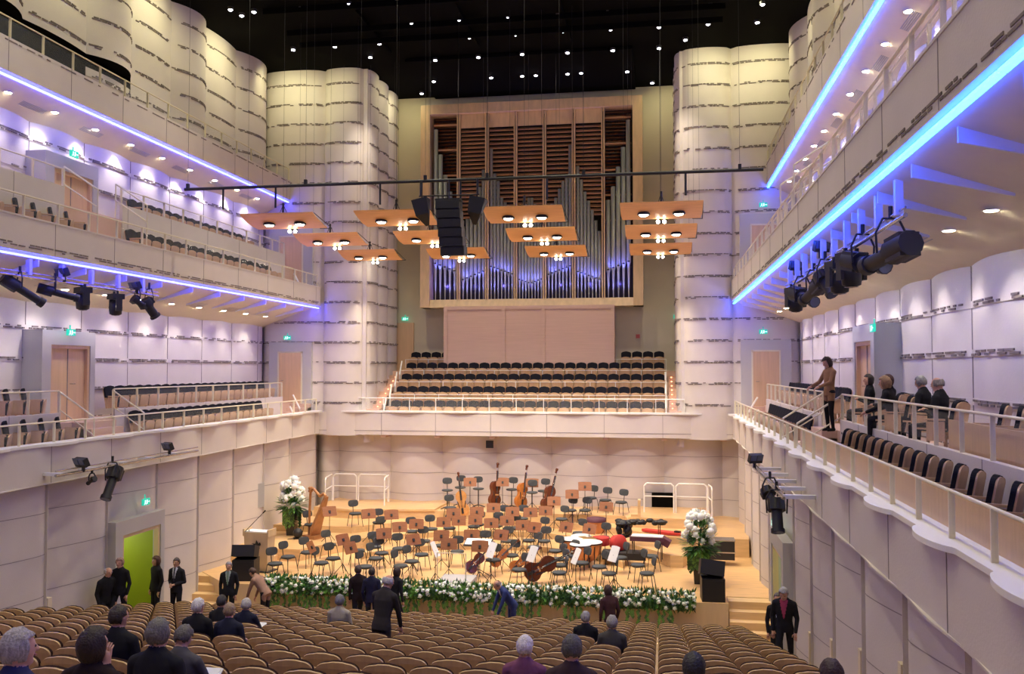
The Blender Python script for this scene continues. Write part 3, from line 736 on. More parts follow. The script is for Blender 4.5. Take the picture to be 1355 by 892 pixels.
# ================================================================ organ
def organ():
    x0, x1, y, z0, z1 = -10.42, -.60, 38.55, 2.72, 11.80
    r = empty('pipe_organ', ((x0+x1)/2, y, z0)); tag(r, 'large pipe organ in a blond wood case above the choir', 'pipe organ'); ox, oy, oz = r.location
    m = MB(); f = .42
    def b(a0, a1, y0, y1, c0, c1, mi=0, mb=None): (mb or m).bx(a0-ox, a1-ox, y0-oy, y1-oy, c0-oz, c1-oz, mi)
    b(x0, x0+f, y, 39.4, z0, z1); b(x1-f, x1, y, 39.4, z0, z1); b(x0+f, x1-f, y, 39.4, z1-f, z1)
    # sloping sill
    vs = [(x0, y, z0), (x1, y, z0), (x1-f*.9, y+.15, z0+.36), (x0+f*.9, y+.15, z0+.36), (x0, 39.4, z0), (x1, 39.4, z0), (x1-f*.9, 39.4, z0+.36), (x0+f*.9, 39.4, z0+.36)]
    m.add([(a-ox, c-oy, d-oz) for a, c, d in vs], [(0, 1, 2, 3), (0, 4, 5, 1), (3, 2, 6, 7)])
    m.build('case_frame', 'organwood', r)
    m = MB(); b(x0+f, x1-f, 39.3, 39.38, z0+.3, z1-f); m.build('interior', 'organdark', r)
    px = [572+2, 609, 646, 683.5, 721, 759, 797, 838]       # bay edges in the photograph's frame at the case front
    bx_ = [x0+f+(x1-f-x0-f)*k/7 for k in range(8)]
    for k in range(1, 7):
        mm = MB(); b(bx_[k]-.075, bx_[k]-.02, y+.12, y+.3, z0+.3, z1-f-.0, 0, mm); b(bx_[k]+.02, bx_[k]+.075, y+.12, y+.3, z0+.3, z1-f, 0, mm); mm.build('mullion', 'organwood', r)
    ztop = z1-f
    for k in range(7):
        a, c = bx_[k]+.08, bx_[k+1]-.08
        mm = MB()
        if 0 < k < 6:
            mp = MB(); b(a, c, y+.25, y+.3, ztop-.62, ztop, 0, mp); mp.build('head_panel', 'organwood', r)
            zz = ztop-.72
            lo = 8.05-.0
            while zz > 6.6: mm.box(((a+c)/2-ox, y+.42-oy, zz-oz), (c-a, .16, .035), 0, 0, Matrix.Rotation(.7, 3, 'X')); zz -= .185 if k % 2 else .20
        else:
            for zz in (ztop-.42, ztop-1.55, ztop-2.7, ztop-3.8, ztop-4.9): mm.box(((a+c)/2-ox, y+.4-oy, zz-oz), (c-a, .1, .07))
            zz = ztop-.1
            while zz > 6.6: mm.box(((a+c)/2-ox, y+.62-oy, zz-oz), (c-a, .14, .02), 0, 1, Matrix.Rotation(.7, 3, 'X')); zz -= .16
        mm.build('swell_louvres', ['louver', 'violind'], r)
    # pipes: (number, mouth height, tops from left to right)
    def zt(v, x):
        z = 5.0
        for _ in range(4):
            v0 = prj(x, y+.33, z)[1]; v1 = prj(x, y+.33, z+.1)[1]; z += .1*(v-v0)/(v1-v0)
        return z
    sp = [(5, 355, [172, 205, 232, 254, 272]), (6, 366, [300, 290, 278, 262, 248, 225]), (7, 359, [197, 230, 240, 262, 268, 272, 274]), (8, 371, [276, 274, 270, 262, 262, 270, 274, 276]), (7, 359, [276, 270, 262, 250, 240, 235, 192]), (7, 366, [220, 238, 254, 266, 278, 292, 306]), (5, 353, [265, 247, 221, 195, 159])]
    n = 0
    for k, (cnt, vm, tops) in enumerate(sp):
        a, c = bx_[k]+.09, bx_[k+1]-.09; w_ = (c-a)/cnt; zmo = zt(vm, (a+c)/2); zf = z0+.34
        for j in range(cnt):
            vv = tops[j]; big = {0: (cnt-1-j), 1: j, 2: cnt-1-j, 3: abs(j-3.5), 4: j, 5: cnt-1-j, 6: j}[k]/max(1, cnt-1)
            x = a+w_*(j+.5); rad = w_*.5*.88
            mz = zmo+.35*big-.15; top = zt(vv, x); yy = y+.33
            p = MB(); p.lathe([(.02, zf-oz), (rad*.62, mz-.12-oz), (rad*.98, mz-oz), (rad, mz+.02-oz), (rad, top-oz), (rad*.86, top-oz), (rad*.86, top-.1-oz)], (x-ox, yy-oy, 0), 14)
            po = p.build('organ_pipe', 'tin', r)
            if n < 100:
                q = MB(); q.box((x-ox, yy-rad-.0-oy, mz+.02-oz), (rad*1.1, .03, .05)); q.box((x-ox, yy-rad*.93-oy, mz+.07-oz), (rad*1.2, .02, .05), 0, 1)
                q.build('pipe_mouth', ['organdark', 'tin'], po)
            n += 1
        q = MB(); b(a, c, y+.52, y+.56, zmo-.02, zmo+.05, 0, q); q.build('pipe_rack', 'blackplastic', r)
        # blue lamps in the case shine up the pipe bodies
        for t in (.25, .75):
            lamp('SPOT', 'organ_blue_light', (a+(c-a)*t-ox, y+.06-oy, zmo-.1-oz), 15, (.10, .12, 1), .03, (0, .42, 1), 120, 1, r)
            lamp('SPOT', 'organ_sill_light', (a+(c-a)*t-ox, y+.03-oy, z0+.40-oz), 34, (.26, .27, 1), .03, (0, .14, 1), 80, 1, r)
        lamp('POINT', 'organ_blue_light', ((a+c)/2-ox, y+.75-oy, z0+1.0-oz), 16, (.14, .12, 1), .05, parent=r)
organ()
# rose wood block under the organ
r = empty('organ_base', (-5.5, 38.35, -.1)); tag(r, 'rose-tinted wooden panel block under the organ with two vertical battens', 'panel block')
m = MB(); m.bx(-3.75, 3.68, 0, 1.0, 0, 2.85); m.build('panelling', 'pinkwood', r)
m = MB()
for x in (-3.70, -1.12, .62, 3.6): m.bx(x-.08, x+.08, -.05, .01, 0, 2.85)
m.bx(-3.75, 3.68, -.04, 0, 2.7, 2.85); m.build('batten', 'pinkwood', r)
for k in range(9): pass
# ================================================================ things hung from the ceiling
def wire(p, z1, name='suspension_wire', parent=None):
    pass
def canopies():
    xs = [-11.35, -7.75, -3.85, .12]; ys = [26.0, 30.0, 34.4]; z = 4.55; n = 0; proto = None
    for i, x in enumerate(xs):
        for j, y in enumerate(ys):
            lb = 'wooden ceiling reflector with downlights, %s row from the front, %s' % (ORD[j], ('leftmost column', 'second column behind the loudspeaker cluster', 'third column before the organ pipes', 'rightmost column')[i])
            if proto is None:
                proto = r = empty('ceiling_reflector', (x, y, z)); tag(r, lb, 'ceiling reflector', 'hanging wooden reflectors')
                w = 1.16; P = []
                for k in range(11):
                    t = k/10; yy = -.62+1.25*t; P.append((yy, .13-.26*t-.05*math.sin(math.pi*t)))
                m = MB(); n_ = len(P); vs = []
                for dz in (0, .035):
                    for (yy, zz) in P:
                        f = w if yy < .3 else w-.02
                        vs += [(-f, yy, zz+dz), (f, yy, zz+dz)]
                q = 2*n_; fs = []
                for k in range(n_-1): a = 2*k; fs += [(a, a+1, a+3, a+2), (q+a, q+a+2, q+a+3, q+a+1), (a, a+2, q+a+2, q+a), (a+1, q+a+1, q+a+3, a+3)]
                fs += [(0, q, q+1, 1), (q-2, q-1, 2*q-1, 2*q-2)]
                m.add(vs, fs, 0, False); m.build('reflector_board', 'canopy', r)
                for s in (-1, 1):
                    fx = empty('reflector_lamp', (s*.50, .02, -.06)); fx.parent = r
                    MB().lathe([(.17, .03), (.19, -.03), (.165, -.05), (.14, -.02)], n=14).build('lamp_bezel', 'dark', fx)
                    MB().lathe([(.14, -.035), (.10, -.075), (.0001, -.085)], n=14).build('lamp_bulb', 'lampglow', fx)
                fx = empty('reflector_lamp', (0, .64, -.16)); fx.parent = r
                MB().box((0, 0, 0), (.34, .05, .04)).build('lamp_bezel', 'dark', fx)
                MB().ball((-.09, -.02, -.05), .055).ball((.09, -.02, -.05), .055).build('lamp_bulb', 'lampglow', fx)
                m = MB(); m.path([(w, -.5, .15), (w+.04, .9, -.10), (w-.25, .62, -.14)], .012); m.build('edge_strut', 'dark', r)
                m = MB(); m.tube((0, -.1, .05), (0, -.1, .55), .035); m.tube((0, -.1, .55), (0, -.1, 7.7), .004, n=4); m.tube((-w+.1, -.3, .10), (-w+.1, -.3, 7.7), .003, n=4); m.tube((w-.1, -.3, .10), (w-.1, -.3, 7.7), .003, n=4); m.tube((0, -.1, .5), (-.12, -.2, .1), .01); m.tube((0, -.1, .5), (.12, .1, .1), .01); m.build('suspension', 'dark', r)
                tr = subtree(r); o = r
            else: o = copy_tree(proto, (x, y, z), None, lb, None, tr)
            lamp('SPOT', 'reflector_beam', (x, y, z-.35), STAGE_E*.46, (1, .83, .64), .12, (0, .28 if j < 2 else -.12, -1), 115 if j < 2 else 85, .7)
canopies()
# lighting bar across the hall
r = empty('lighting_bar', (CX, 24, 5.22)); tag(r, 'long black bar spanning the hall above the stage front', 'lighting bar')
MB().tube((-8.1, 0, 0), (8.2, 0, 0), .045, n=8).build('bar', 'dark', r)
for x in (-8.0, -4.4, -.9, .85, 3.5, 7.6): MB().box((x, 0, .08), (.08, .08, .16)).tube((x, 0, .1), (x, 0, 7.1), .004, n=4).build('hanger', 'dark', r)
for x in (-6.9, -5.3, -2.2, .1, 2.5, 6.2): MB().tube((x, 0, -.03), (x, 0, -.62), .03).build('cable_weight', 'dark', r)
# loudspeaker cluster
r = empty('speaker_cluster', (-5.65, 23.9, 4.6)); tag(r, 'curved black line array hanging before the organ', 'loudspeaker')
for k in range(6):
    a = math.radians(-4+2.2*k); mt = Matrix.Rotation(a*.8, 3, 'X'); z = -.12-.245*k; m = MB()
    m.box((.02*k, -.0+.012*k*k*.6, z), (.66, .45, .235), 0, 0, mt); o = m.build('line_array_box', 'blackplastic', r)
    MB().box((.02*k, -.23+.012*k*k*.6, z), (.60, .01, .19), 0, 0, mt).build('grille', 'dark', o)
m = MB(); m.box((0, 0, .04), (.7, .4, .05)); m.tube((0, 0, .05), (0, 0, .62), .02); m.tube((-.85, 0, .18), (.85, 0, .18), .02); m.tube((-.8, 0, .18), (-.8, 0, .62), .03); m.tube((.8, 0, .18), (.8, 0, .62), .03); m.build('rigging_frame', 'dark', r)
for s, lb in ((-1, 'small black hanging loudspeaker left of the line array'), (1, 'small black hanging loudspeaker right of the line array')):
    r = empty('hanging_speaker', (-5.65+s*.78, 23.95, 4.5)); tag(r, lb, 'loudspeaker', 'small speakers beside the line array'); mt = Matrix.Rotation(s*.22, 3, 'Y')
    m = MB(); vs = [mt @ Vector(p) for p in [(-.22, -.2, .2), (.22, -.2, .2), (.22, .25, .2), (-.22, .25, .2), (-.19, -.16, -.25), (.19, -.16, -.25), (.05, .2, -.52), (-.05, .2, -.52)]]
    m.add(vs, [(0, 1, 2, 3), (7, 6, 5, 4), (0, 4, 5, 1), (1, 5, 6, 2), (2, 6, 7, 3), (3, 7, 4, 0)]); m.build('cabinet', 'blackplastic', r)
    MB().tube((0, 0, .15), (0, 0, .7), .02).build('bracket', 'dark', r)
# ceiling downlights placed at the photographed spots
CL = [(305, 13), (320, 21), (336, 16), (398, 11), (462, 6), (526, 2), (422, 42), (483, 38), (545, 32), (608, 28), (388, 66), (443, 62), (502, 58), (561, 53), (621, 50), (490, 76), (576, 80), (633, 76), (574, 108), (558, 124),
      (672, 24), (738, 20), (804, 16), (872, 12), (940, 9), (1009, 6), (682, 46), (745, 42), (808, 39), (872, 36), (937, 32), (1002, 30), (691, 72), (751, 70), (811, 67), (872, 64), (907, 53), (907, 75), (904, 95), (650, 103), (691, 101), (709, 100), (751, 98), (769, 97), (830, 95), (863, 110)]
first = None
for n, (u, v) in enumerate(CL):
    p = atZ(u, v, 12.22)
    if p[1] > 39.2: p = p*(39.2/p[1])
    lb = 'small white ceiling downlight in the black ceiling, ' + ('row %d from the front' % 1)
    col = 'left' if u < 560 else ('centre' if u < 800 else 'right')
    lb = 'small white downlight in black ceiling, %s part, %s from the left' % (col, ORD[[q for q in sorted(a for a, b in CL if (('left' if a < 560 else ('centre' if a < 800 else 'right')) == col))].index(u)])
    if first is None:
        first = r = empty('ceiling_downlight', p); tag(r, lb, 'downlight', 'downlights of the black ceiling')
        MB().lathe([(.10, .1), (.10, 0), (.075, 0)], n=10).build('housing', 'dark', r); MB().lathe([(.075, .0), (.05, -.03), (.0001, -.04)], n=10).build('lamp_glass', 'lampcool', r); trd = subtree(r)
    else: copy_tree(first, p, None, lb, None, trd)

# ================================================================ stage spotlights on pipes
def profile_spot(name, loc, rz, tilt, L=.75, label='', group=None, rr=.11, front='lens'):
    """local +Y is the beam; yoke above"""
    r = empty(name, loc, rz); tag(r, label, 'spotlight', group); mt = Matrix.Rotation(tilt, 3, 'X'); T = lambda p: tuple(mt @ Vector(p))
    m = MB(); m.tube(T((0, -L*.45, 0)), T((0, -.05, 0)), rr*1.25, rr*1.3, 10); m.tube(T((0, -.05, 0)), T((0, L*.55, 0)), rr*.8, rr*.8, 10); m.tube(T((0, L*.50, 0)), T((0, L*.62, 0)), rr*1.0, rr*1.0, 10)
    m.box(T((0, -L*.25, 0)), (rr*2.0, L*.34, rr*2.3), 0, 0, mt); m.build('body', 'blackplastic', r)
    MB().tube(T((0, L*.60, 0)), T((0, L*.625, 0)), rr*.85, n=10).build('lens', 'lens', r)
    P = [(-rr*1.4, 0, 0), (-rr*1.5, 0, rr*2), (-rr*.8, 0, rr*3.4), (rr*.8, 0, rr*3.4), (rr*1.5, 0, rr*2), (rr*1.4, 0, 0)]
    MB().path(P, .016).tube((0, 0, rr*3.4), (0, 0, rr*4.6), .03).build('yoke', 'blackplastic', r); return r
def moving_head(loc, rz, label, group):
    r = empty('moving_head_light', loc, rz); tag(r, label, 'spotlight', group)
    MB().box((0, 0, .26), (.42, .30, .14)).box((-.1, 0, .36), (.05, .05, .1)).box((.1, 0, .36), (.05, .05, .1)).build('base', 'blackplastic', r)
    MB().box((-.2, 0, .05), (.06, .16, .34)).box((.2, 0, .05), (.06, .16, .34)).build('yoke', 'blackplastic', r)
    MB().lathe([(.06, -.24), (.15, -.2), (.17, -.02), (.15, .1), (.08, .14)], n=14).build('head', 'blackplastic', r)
    MB().lathe([(.12, -.235), (.0001, -.25)], n=12).build('lens', 'lens', r); return r
def flood(loc, rz, label, group, w=.3):
    r = empty('flood_light', loc, rz); tag(r, label, 'spotlight', group)
    MB().box((0, 0, 0), (w, .12, .2), 0, 0, Matrix.Rotation(.4, 3, 'X')).box((0, .05, -.14), (.06, .05, .16)).build('body', 'blackplastic', r)
    MB().box((-w*.25, -.08, .02), (w*.42, .02, .15), 0, 0, Matrix.Rotation(.4, 3, 'X')).box((w*.25, -.08, .02), (w*.42, .02, .15), 0, 0, Matrix.Rotation(.4, 3, 'X')).build('reflector', 'lens', r); return r
def light_pipe(sd, d, y0, y1, z, label, posts, ztop, vert=True):
    r = empty('light_pipe', (mx(sd, d), y0, z)); tag(r, label, 'lighting pipe'); L = y1-y0
    MB().tube((0, 0, 0), (0, L, 0), .032).tube((0, 0, .10), (0, L, .10), .016).build('pipe', 'chrome', r)
    for k in range(posts):
        y = L*(k+.3)/posts
        m = MB()
        if vert: m.bx(-.05, .05, y-.05, y+.05, .05, ztop-z)
        else: m.bx(*sorted((0, sd*.75)), y-.05, y+.05, -.05, .02)
        m.build('hanger_post' if vert else 'bracket_arm', 'fin', r)
    return r
light_pipe(-1, 8.6, 15.6, 23.5, 2.08, 'horizontal pipe with stage lights under the middle left balcony', 7, 2.5)
GL = 'stage lights on the left pipe'
PL = mx(-1, 8.6)
profile_spot('profile_spotlight', (PL, 17.91, 1.79), math.radians(-35), -.55, .95, 'black profile spotlight pointing down, nearest the left picture edge', GL, .11)
profile_spot('profile_spotlight', (PL, 19.10, 1.81), math.radians(-50), -.25, .85, 'black profile spotlight with round yoke, second from the left edge', GL, .10)
moving_head((PL, 20.14, 1.69), -.6, 'black moving head light, left one of two on left pipe', GL)
moving_head((PL, 21.50, 1.64), -.6, 'black moving head light, right one of two on left pipe', GL)
profile_spot('par_lamp', (PL, 22.49, 1.85), math.radians(-30), -.6, .34, 'small black lamp next to the last spotlight of the left pipe', GL, .10)
profile_spot('par_lamp', (PL, 23.06, 1.73), math.radians(-30), -.9, .55, 'boxy black spotlight at the stage end of the left pipe', GL, .15)
flood((PL, 19.36, 2.31), -.5, 'twin black flood light on top of left pipe near its middle', GL, .42); flood((PL, 22.38, 2.27), -.5, 'twin black flood light on top of left pipe near its end', GL, .42)
light_pipe(1, 8.6, 12.1, 23.0, 1.98, 'long pipe with heavy stage lights under the middle right balcony', 10, 2.5)
GR = 'stage lights on the right pipe'; PR = mx(1, 8.6)
profile_spot('profile_spotlight', (PR, 12.85, 1.58), math.radians(12), -.12, 1.25, 'largest blue-black follow spotlight, nearest on the right pipe', GR, .14)
profile_spot('profile_spotlight', (PR, 14.54, 1.65), math.radians(-160), -.2, .95, 'dark profile spotlight second on the right pipe', GR, .13)
moving_head((PR, 15.39, 1.58), .3, 'black moving head light behind the big right follow spot', GR)
moving_head((PR, 16.36, 1.55), .3, 'black moving head light in the middle of the right pipe', GR)
profile_spot('par_lamp', (PR, 17.70, 1.64), math.radians(-150), -.9, .5, 'boxy black lamp tilted down in the middle of the right pipe', GR, .13)
profile_spot('profile_spotlight', (PR, 18.91, 1.60), math.radians(15), -.3, .95, 'dark profile spotlight with visible lens towards the far right pipe', GR, .12)
profile_spot('profile_spotlight', (PR, 20.48, 1.60), math.radians(-160), -.3, .9, 'dark profile spotlight near the far end of right pipe', GR, .13)
moving_head((PR, 21.45, 1.55), .3, 'black moving head light at the far end of right pipe', GR)
flood((PR, 18.06, 2.38), .3, 'black flood light on top of right pipe, nearer one', GR, .3); flood((PR, 21.33, 2.38), .3, 'black flood light on top of right pipe, farther one', GR, .3)
light_pipe(-1, 7.7, 18.0, 24.2, -2.36, 'grey pipe on brackets below the left balcony ledge', 5, 0, False)
GLL = 'lights on the lower left pipe'; P2 = mx(-1, 7.7)
flood((P2, 18.9, -2.15), -.4, 'twin floodlight at the near end of lower left pipe', GLL, .42)
profile_spot('profile_spotlight', (P2, 20.1, -2.72), math.radians(180), -1.0, .8, 'black spotlight pointing steeply down from lower left pipe', GLL, .13)
flood((P2, 22.6, -2.10), -.4, 'small floodlight at the far end of lower left pipe', GLL, .32)
profile_spot('par_lamp', (P2, 19.3, -2.62), math.radians(60), -.4, .34, 'tiny dark lamp hanging below the lower left pipe', GLL, .05)
light_pipe(1, 7.65, 16.6, 22.4, -2.30, 'grey pipe on brackets below the right balcony ledge', 5, 0, False)
GRR = 'lights on the lower right pipe'; P3 = mx(1, 7.65)
profile_spot('profile_spotlight', (P3, 17.6, -2.72), math.radians(180), -1.15, .6, 'black spotlight pointing steeply down from lower right pipe', GRR, .13)
flood((P3, 21.3, -2.05), .4, 'floodlight at the far end of lower right pipe', GRR, .32)
profile_spot('par_lamp', (P3, 18.6, -2.55), math.radians(200), -.7, .45, 'short black lamp behind the lower right spotlight', GRR, .11)
# things on the lower walls
p = atX(337, 657, mx(-1, 8.52)); m = MB(); m.box((0, 0, 0), (.05, 1.0, .85)); tag(m.build('wall_vent', 'grey', None, p, -.225), 'square grey ventilation panel in the white wall left of the stage', 'vent')
p = atY(648, 588, 35.55); m = MB(); m.box((0, 0, 0), (.30, .06, .30)); r = m.build('wall_niche', 'blackplastic', None, p); tag(r, 'small black square box high on the wall behind the stage', 'wall box')

# ================================================================ the stage
SC0 = (-5.45, 26.0)
def arcp(R, a0, a1, n=26): return [(SC0[0]+R*math.cos(math.radians(a0+(a1-a0)*k/n)), SC0[1]+R*math.sin(math.radians(a0+(a1-a0)*k/n))) for k in range(n+1)]
TOPL, TOPR, TOPC = -5.4, -5.4, -5.5
polyA = arcp(5.25, 145, 35)[::-1]+[]
def floor_h(x, y):
    d = math.hypot(x-SC0[0], y-SC0[1])
    if -13.3 < x < -8.5 and y > 33.3: return -5.4
    if -1.25 < x < 1.9 and y > 32.95: return -5.4
    if -8.6 <= x <= -1.0 and y > 33.75: return -5.5
    if d > 7.8 and y > (31.45 if x < -5 else 31.3): return -5.74
    if (d > 6.7 and y > 28.35 and x < -4) or (d > 6.7 and y > 29.35 and x < .8 and x > -4): return -5.97
    if d > 5.25 and y > 28.9: return -6.16
    return ZST
st = struct(empty('floor_stage', (0, 0, 0)))
mb = MB(); mb.prism([(-14.35, 26.6), (-12.75, 25.1), (1.85, 25.1), (1.85, 25.9), (3.4, 25.9), (3.4, 37), (-14.9, 37), (-14.9, 26.6)], ZFL-.1, ZST, 1, 0); mb.build('stage_platform', ['stagewood', 'frontwood'], st)
def region(pred, x0, x1, y0, y1): pass
left = arcp(5.25, 146, 34, 30)
mb = MB(); mb.prism([(-9.8, 36.3)]+left+[(-1.1, 36.3)], ZST-.02, -6.16, 1, 0); mb.build('riser_a', ['stagewood', 'stepwood'], st)
a1 = math.degrees(math.asin(3.35/6.7)); aL = 180-math.degrees(math.asin(2.35/6.7))
mb = MB(); mb.prism([(-14.9, 28.35)]+arcp(6.7, aL, a1, 34)+[(.75, 29.35), (1.1, 30.6), (1.1, 36.4), (-14.9, 36.4)], ZST-.02, -5.97, 1, 0); mb.build('riser_b', ['stagewood', 'stepwood'], st)
aL = 180-math.degrees(math.asin(5.45/7.8)); aR = math.degrees(math.asin(5.3/7.8))
mb = MB(); mb.prism([(-14.9, 31.45)]+arcp(7.8, aL, aR, 24)+[(3.0, 31.3), (3.4, 36.4), (-14.9, 36.4)], ZST-.02, -5.74, 1, 0); mb.build('riser_c', ['stagewood', 'stepwood'], st)
mb = MB(); mb.prism([(-13.3, 33.5), (-11.7, 33.2), (-8.5, 33.75), (-1.25, 33.75), (-1.1, 33.0), (1.9, 32.95), (1.9, 36.3), (-13.3, 36.3)], -5.8, -5.45, 1, 0); mb.build('riser_top', ['stagewood', 'stepwood'], st)
mb = MB(); mb.prism([(-13.3, 33.5), (-11.7, 33.15), (-8.5, 33.7), (-8.4, 36.3), (-13.3, 36.3)], -5.46, -5.38, 1, 0); mb.prism([(-1.1, 33.0), (1.9, 32.95), (1.9, 36.3), (-1.1, 36.3)], -5.46, -5.38, 1, 0); mb.build('riser_box', ['stagewood', 'stepwood'], st)
# steps at both front corners
for (xa, xb, ya, nm) in ((1.87, 3.3, 25.05, 'right'), (-14.3, -12.75, 25.55, 'left')):
    m = MB()
    for k in range(4): m.bx(xa-xa, xb-xa, .3*k-.2, 1.2, 0, .2*(k+1)-.02)
    tag(m.build('stage_steps', 'stepwood', None, (xa, ya-.3, ZFL)), 'wide blond wooden steps up to the stage at its front %s corner' % nm, 'steps')
m = MB()
for k in range(2): m.bx(0, 1.3, -.0, 1.0, 0, .19*(k+1))
tag(MB().bx(0, 1.9, 0, .5, 0, .19).build('stage_steps', 'stepwood', None, (-14.4, 27.85, ZST)), 'low wooden step behind the lectern at the left stage side', 'steps')

def on_stage(u, v, h):
    for lev in (-5.38, -5.45, -5.74, -5.97, -6.16, ZST):
        p = atZ(u, v, lev+h); f = floor_h(p[0], p[1])
        f = {-5.4: -5.38, -5.5: -5.45}.get(f, f)
        if abs(f-lev) < .011: return Vector((p[0], p[1], lev))
    best = None
    for lev in (-5.38, -5.45, -5.74, -5.97, -6.16, ZST):
        p = atZ(u, v, lev+h); f = floor_h(p[0], p[1]); f = {-5.4: -5.38, -5.5: -5.45}.get(f, f)
        if best is None or abs(f-lev) < best[0]: best = (abs(f-lev), p[0], p[1], f)
    return Vector(best[1:])
def face_pod(p, extra=0): return math.atan2(25.6-p[1], -5.9-p[0])-math.pi/2+extra      # local +Y towards the podium
# ---- orchestra chair
def orch_chair(name='orchestra_chair', high=False):
    r = empty(name); h = .72 if high else .46
    m = MB(); m.lathe([(.0001, -.03), (.17, -.03), (.215, -.01), (.22, .015), (.20, .035), (.0001, .04)], (0, 0, h), 18, 0, Matrix(((1.02, 0, 0), (0, .98, 0), (0, 0, 1)))); m.build('seat', 'chairseat', r)
    t = Matrix.Rotation(math.radians(10), 3, 'X')
    P = [(.19*math.copysign(abs(math.cos(a))**.65, math.cos(a)), .125*math.copysign(abs(math.sin(a))**.7, math.sin(a))) for a in [2*math.pi*k/20 for k in range(20)]]
    m = MB(); m.plate(P, .045, t, (0, -.25, h+.34), 0, .6); m.build('backrest', 'chairseat', r)
    if high:
        m = MB(); m.tube((0, 0, .08), (0, 0, h-.03), .022); m.tube((0, -.2, h-.02), (0, -.25, h+.3), .014); m.build('column', 'dark', r)
        m = MB()
        for k in range(5): a = 2*math.pi*k/5+.3; m.tube((0, 0, .1), (.27*math.cos(a), .27*math.sin(a), .02), .018)
        m.build('star_base', 'dark', r)
    else:
        m = MB(); m.tube((0, -.2, h-.02), (0, -.25, h+.3), .014); m.tube((-.17, -.17, h-.03), (.17, -.17, h-.03), .011); m.tube((-.17, .17, h-.03), (.17, .17, h-.03), .011); m.tube((-.17, -.17, h-.03), (-.17, .17, h-.03), .011); m.tube((.17, -.17, h-.03), (.17, .17, h-.03), .011); m.build('frame', 'dark', r)
        for sx in (-1, 1):
            for sy in (-1, 1): MB().tube((sx*.17, sy*.16, h-.03), (sx*.22, sy*.23, 0), .011).build('leg', 'dark', r)
    return r
CH = [(364, 746), (381, 737), (411, 694), (407, 731), (436, 721), (425, 745), (441, 739), (470, 688), (501, 683), (545, 696), (474, 721), (496, 716), (505, 732), (497, 739), (483, 750), (528, 726), (530, 749), (545, 743), (558, 734), (506, 702),
      (596, 680), (633, 679), (571, 700), (595, 699), (627, 697), (657, 696), (605, 730), (642, 722), (665, 678), (691, 678), (681, 699), (755, 665), (774, 665), (782, 669), (743, 687), (717, 703), (671, 716), (677, 735), (707, 724), (735, 729), (687, 754),
      (738, 740), (741, 748), (740, 758), (766, 698), (801, 672), (822, 675), (798, 711), (826, 709), (862, 728), (793, 750), (806, 759), (821, 738), (844, 748), (856, 759), (561, 716), (584, 722), (652, 741), (720, 716), (755, 735), (770, 745), (700, 708)]
ROT = {(364, 746): -.5, (806, 759): .3, (856, 759): .3, (687, 754): .4}
chA = orch_chair(); trA = subtree(chA); first = True
SX = sorted(CH)
def where(u): return 'left side' if u < 520 else ('centre' if u < 700 else 'right side')
def rank(lst, u, v, fn=where):
    g = sorted((b, a) for a, b in lst if fn(a) == fn(u)); return ORD[g.index((v, u))]
for (u, v) in CH:
    p = on_stage(u, v, .46); lb = 'black orchestra chair on the stage %s, %s from the back wall forwards' % (where(u), rank(CH, u, v))
    rz = face_pod(p, R_.uniform(-.25, .25)+ROT.get((u, v), 0))
    if first: o = chA; o.location = p; o.rotation_euler = (0, 0, rz); tag(o, lb, 'chair', 'orchestra chairs'); first = False
    else: copy_tree(chA, p, rz, lb, 'orchestra chairs', trA)
    o = None
for o in COL.objects:
    if o.name.startswith('orchestra_chair'): o['category'] = 'chair'
chB = orch_chair('bass_stool', True); trB = subtree(chB); first = True
for k, (u, v) in enumerate([(592, 649), (609, 655), (633, 647), (677, 648), (704, 652), (719, 650)]):
    p = on_stage(u, v, .72); lb = '%s high black bass stool from the left, rear of the stage' % ORD[k]
    if first: chB.location = p; chB.rotation_euler = (0, 0, face_pod(p)); tag(chB, lb, 'stool', 'high stools of the basses'); first = False
    else: copy_tree(chB, p, face_pod(p, .15*(-1)**k), lb, None, trB)
# ---- music stand, local -Y is the side with the bracket seen by the audience
def music_stand(name, matn, w=.50, h=.34, H=1.05, tilt=25, bs=-1):
    r = empty(name); t = Matrix.Rotation(math.radians(-tilt), 3, 'X')
    P = back_outline(w, -h/2, h/2, .04, 3); m = MB(); m.plate(P, .014, t, (0, 0, H)); m.build('desk', matn, r)
    m = MB(); m.box((0, .02*bs+(.02 if bs > 0 else 0), H-.01), (.07, .03, .09), 0, 0, t); m.build('bracket', 'dark', r)
    m = MB(); m.tube((0, 0, .15), (0, -.01, H-.03), .012); m.build('pole', 'dark', r)
    m = MB()
    for k in range(3): a = 2*math.pi*k/3+.5; m.tube((0, 0, .30), (.27*math.cos(a), .27*math.sin(a), .01), .010)
    m.build('tripod', 'dark', r); return r
ST = [(436, 684, .3), (412, 724, 1.2), (454, 714, .7), (464, 725, .8), (508, 706, .2), (488, 680, .2), (518, 674, .2), (529, 690, .1), (551, 686, .0), (547, 714, .5), (622, 638, 0), (600, 672, 0), (631, 670, 0), (653, 672, 0), (587, 691, 0), (607, 689, 0), (629, 688, 0), (650, 685, 0), (584, 709, 0), (594, 720, 0),
      (624, 708, 0), (635, 723, -.2), (663, 708, -.4), (665, 638, 0), (678, 670, 0), (702, 671, 0), (704, 639, 0), (722, 676, 0), (733, 655, 0), (757, 654, 0), (774, 654, 0), (671, 689, 0), (692, 695, 0), (707, 698, -.5), (749, 690, -.5), (780, 700, -.6), (802, 662, -.3)]
msA = music_stand('music_stand', 'standwood'); trM = subtree(msA); first = True; STL = [(a, b) for a, b, c in ST]
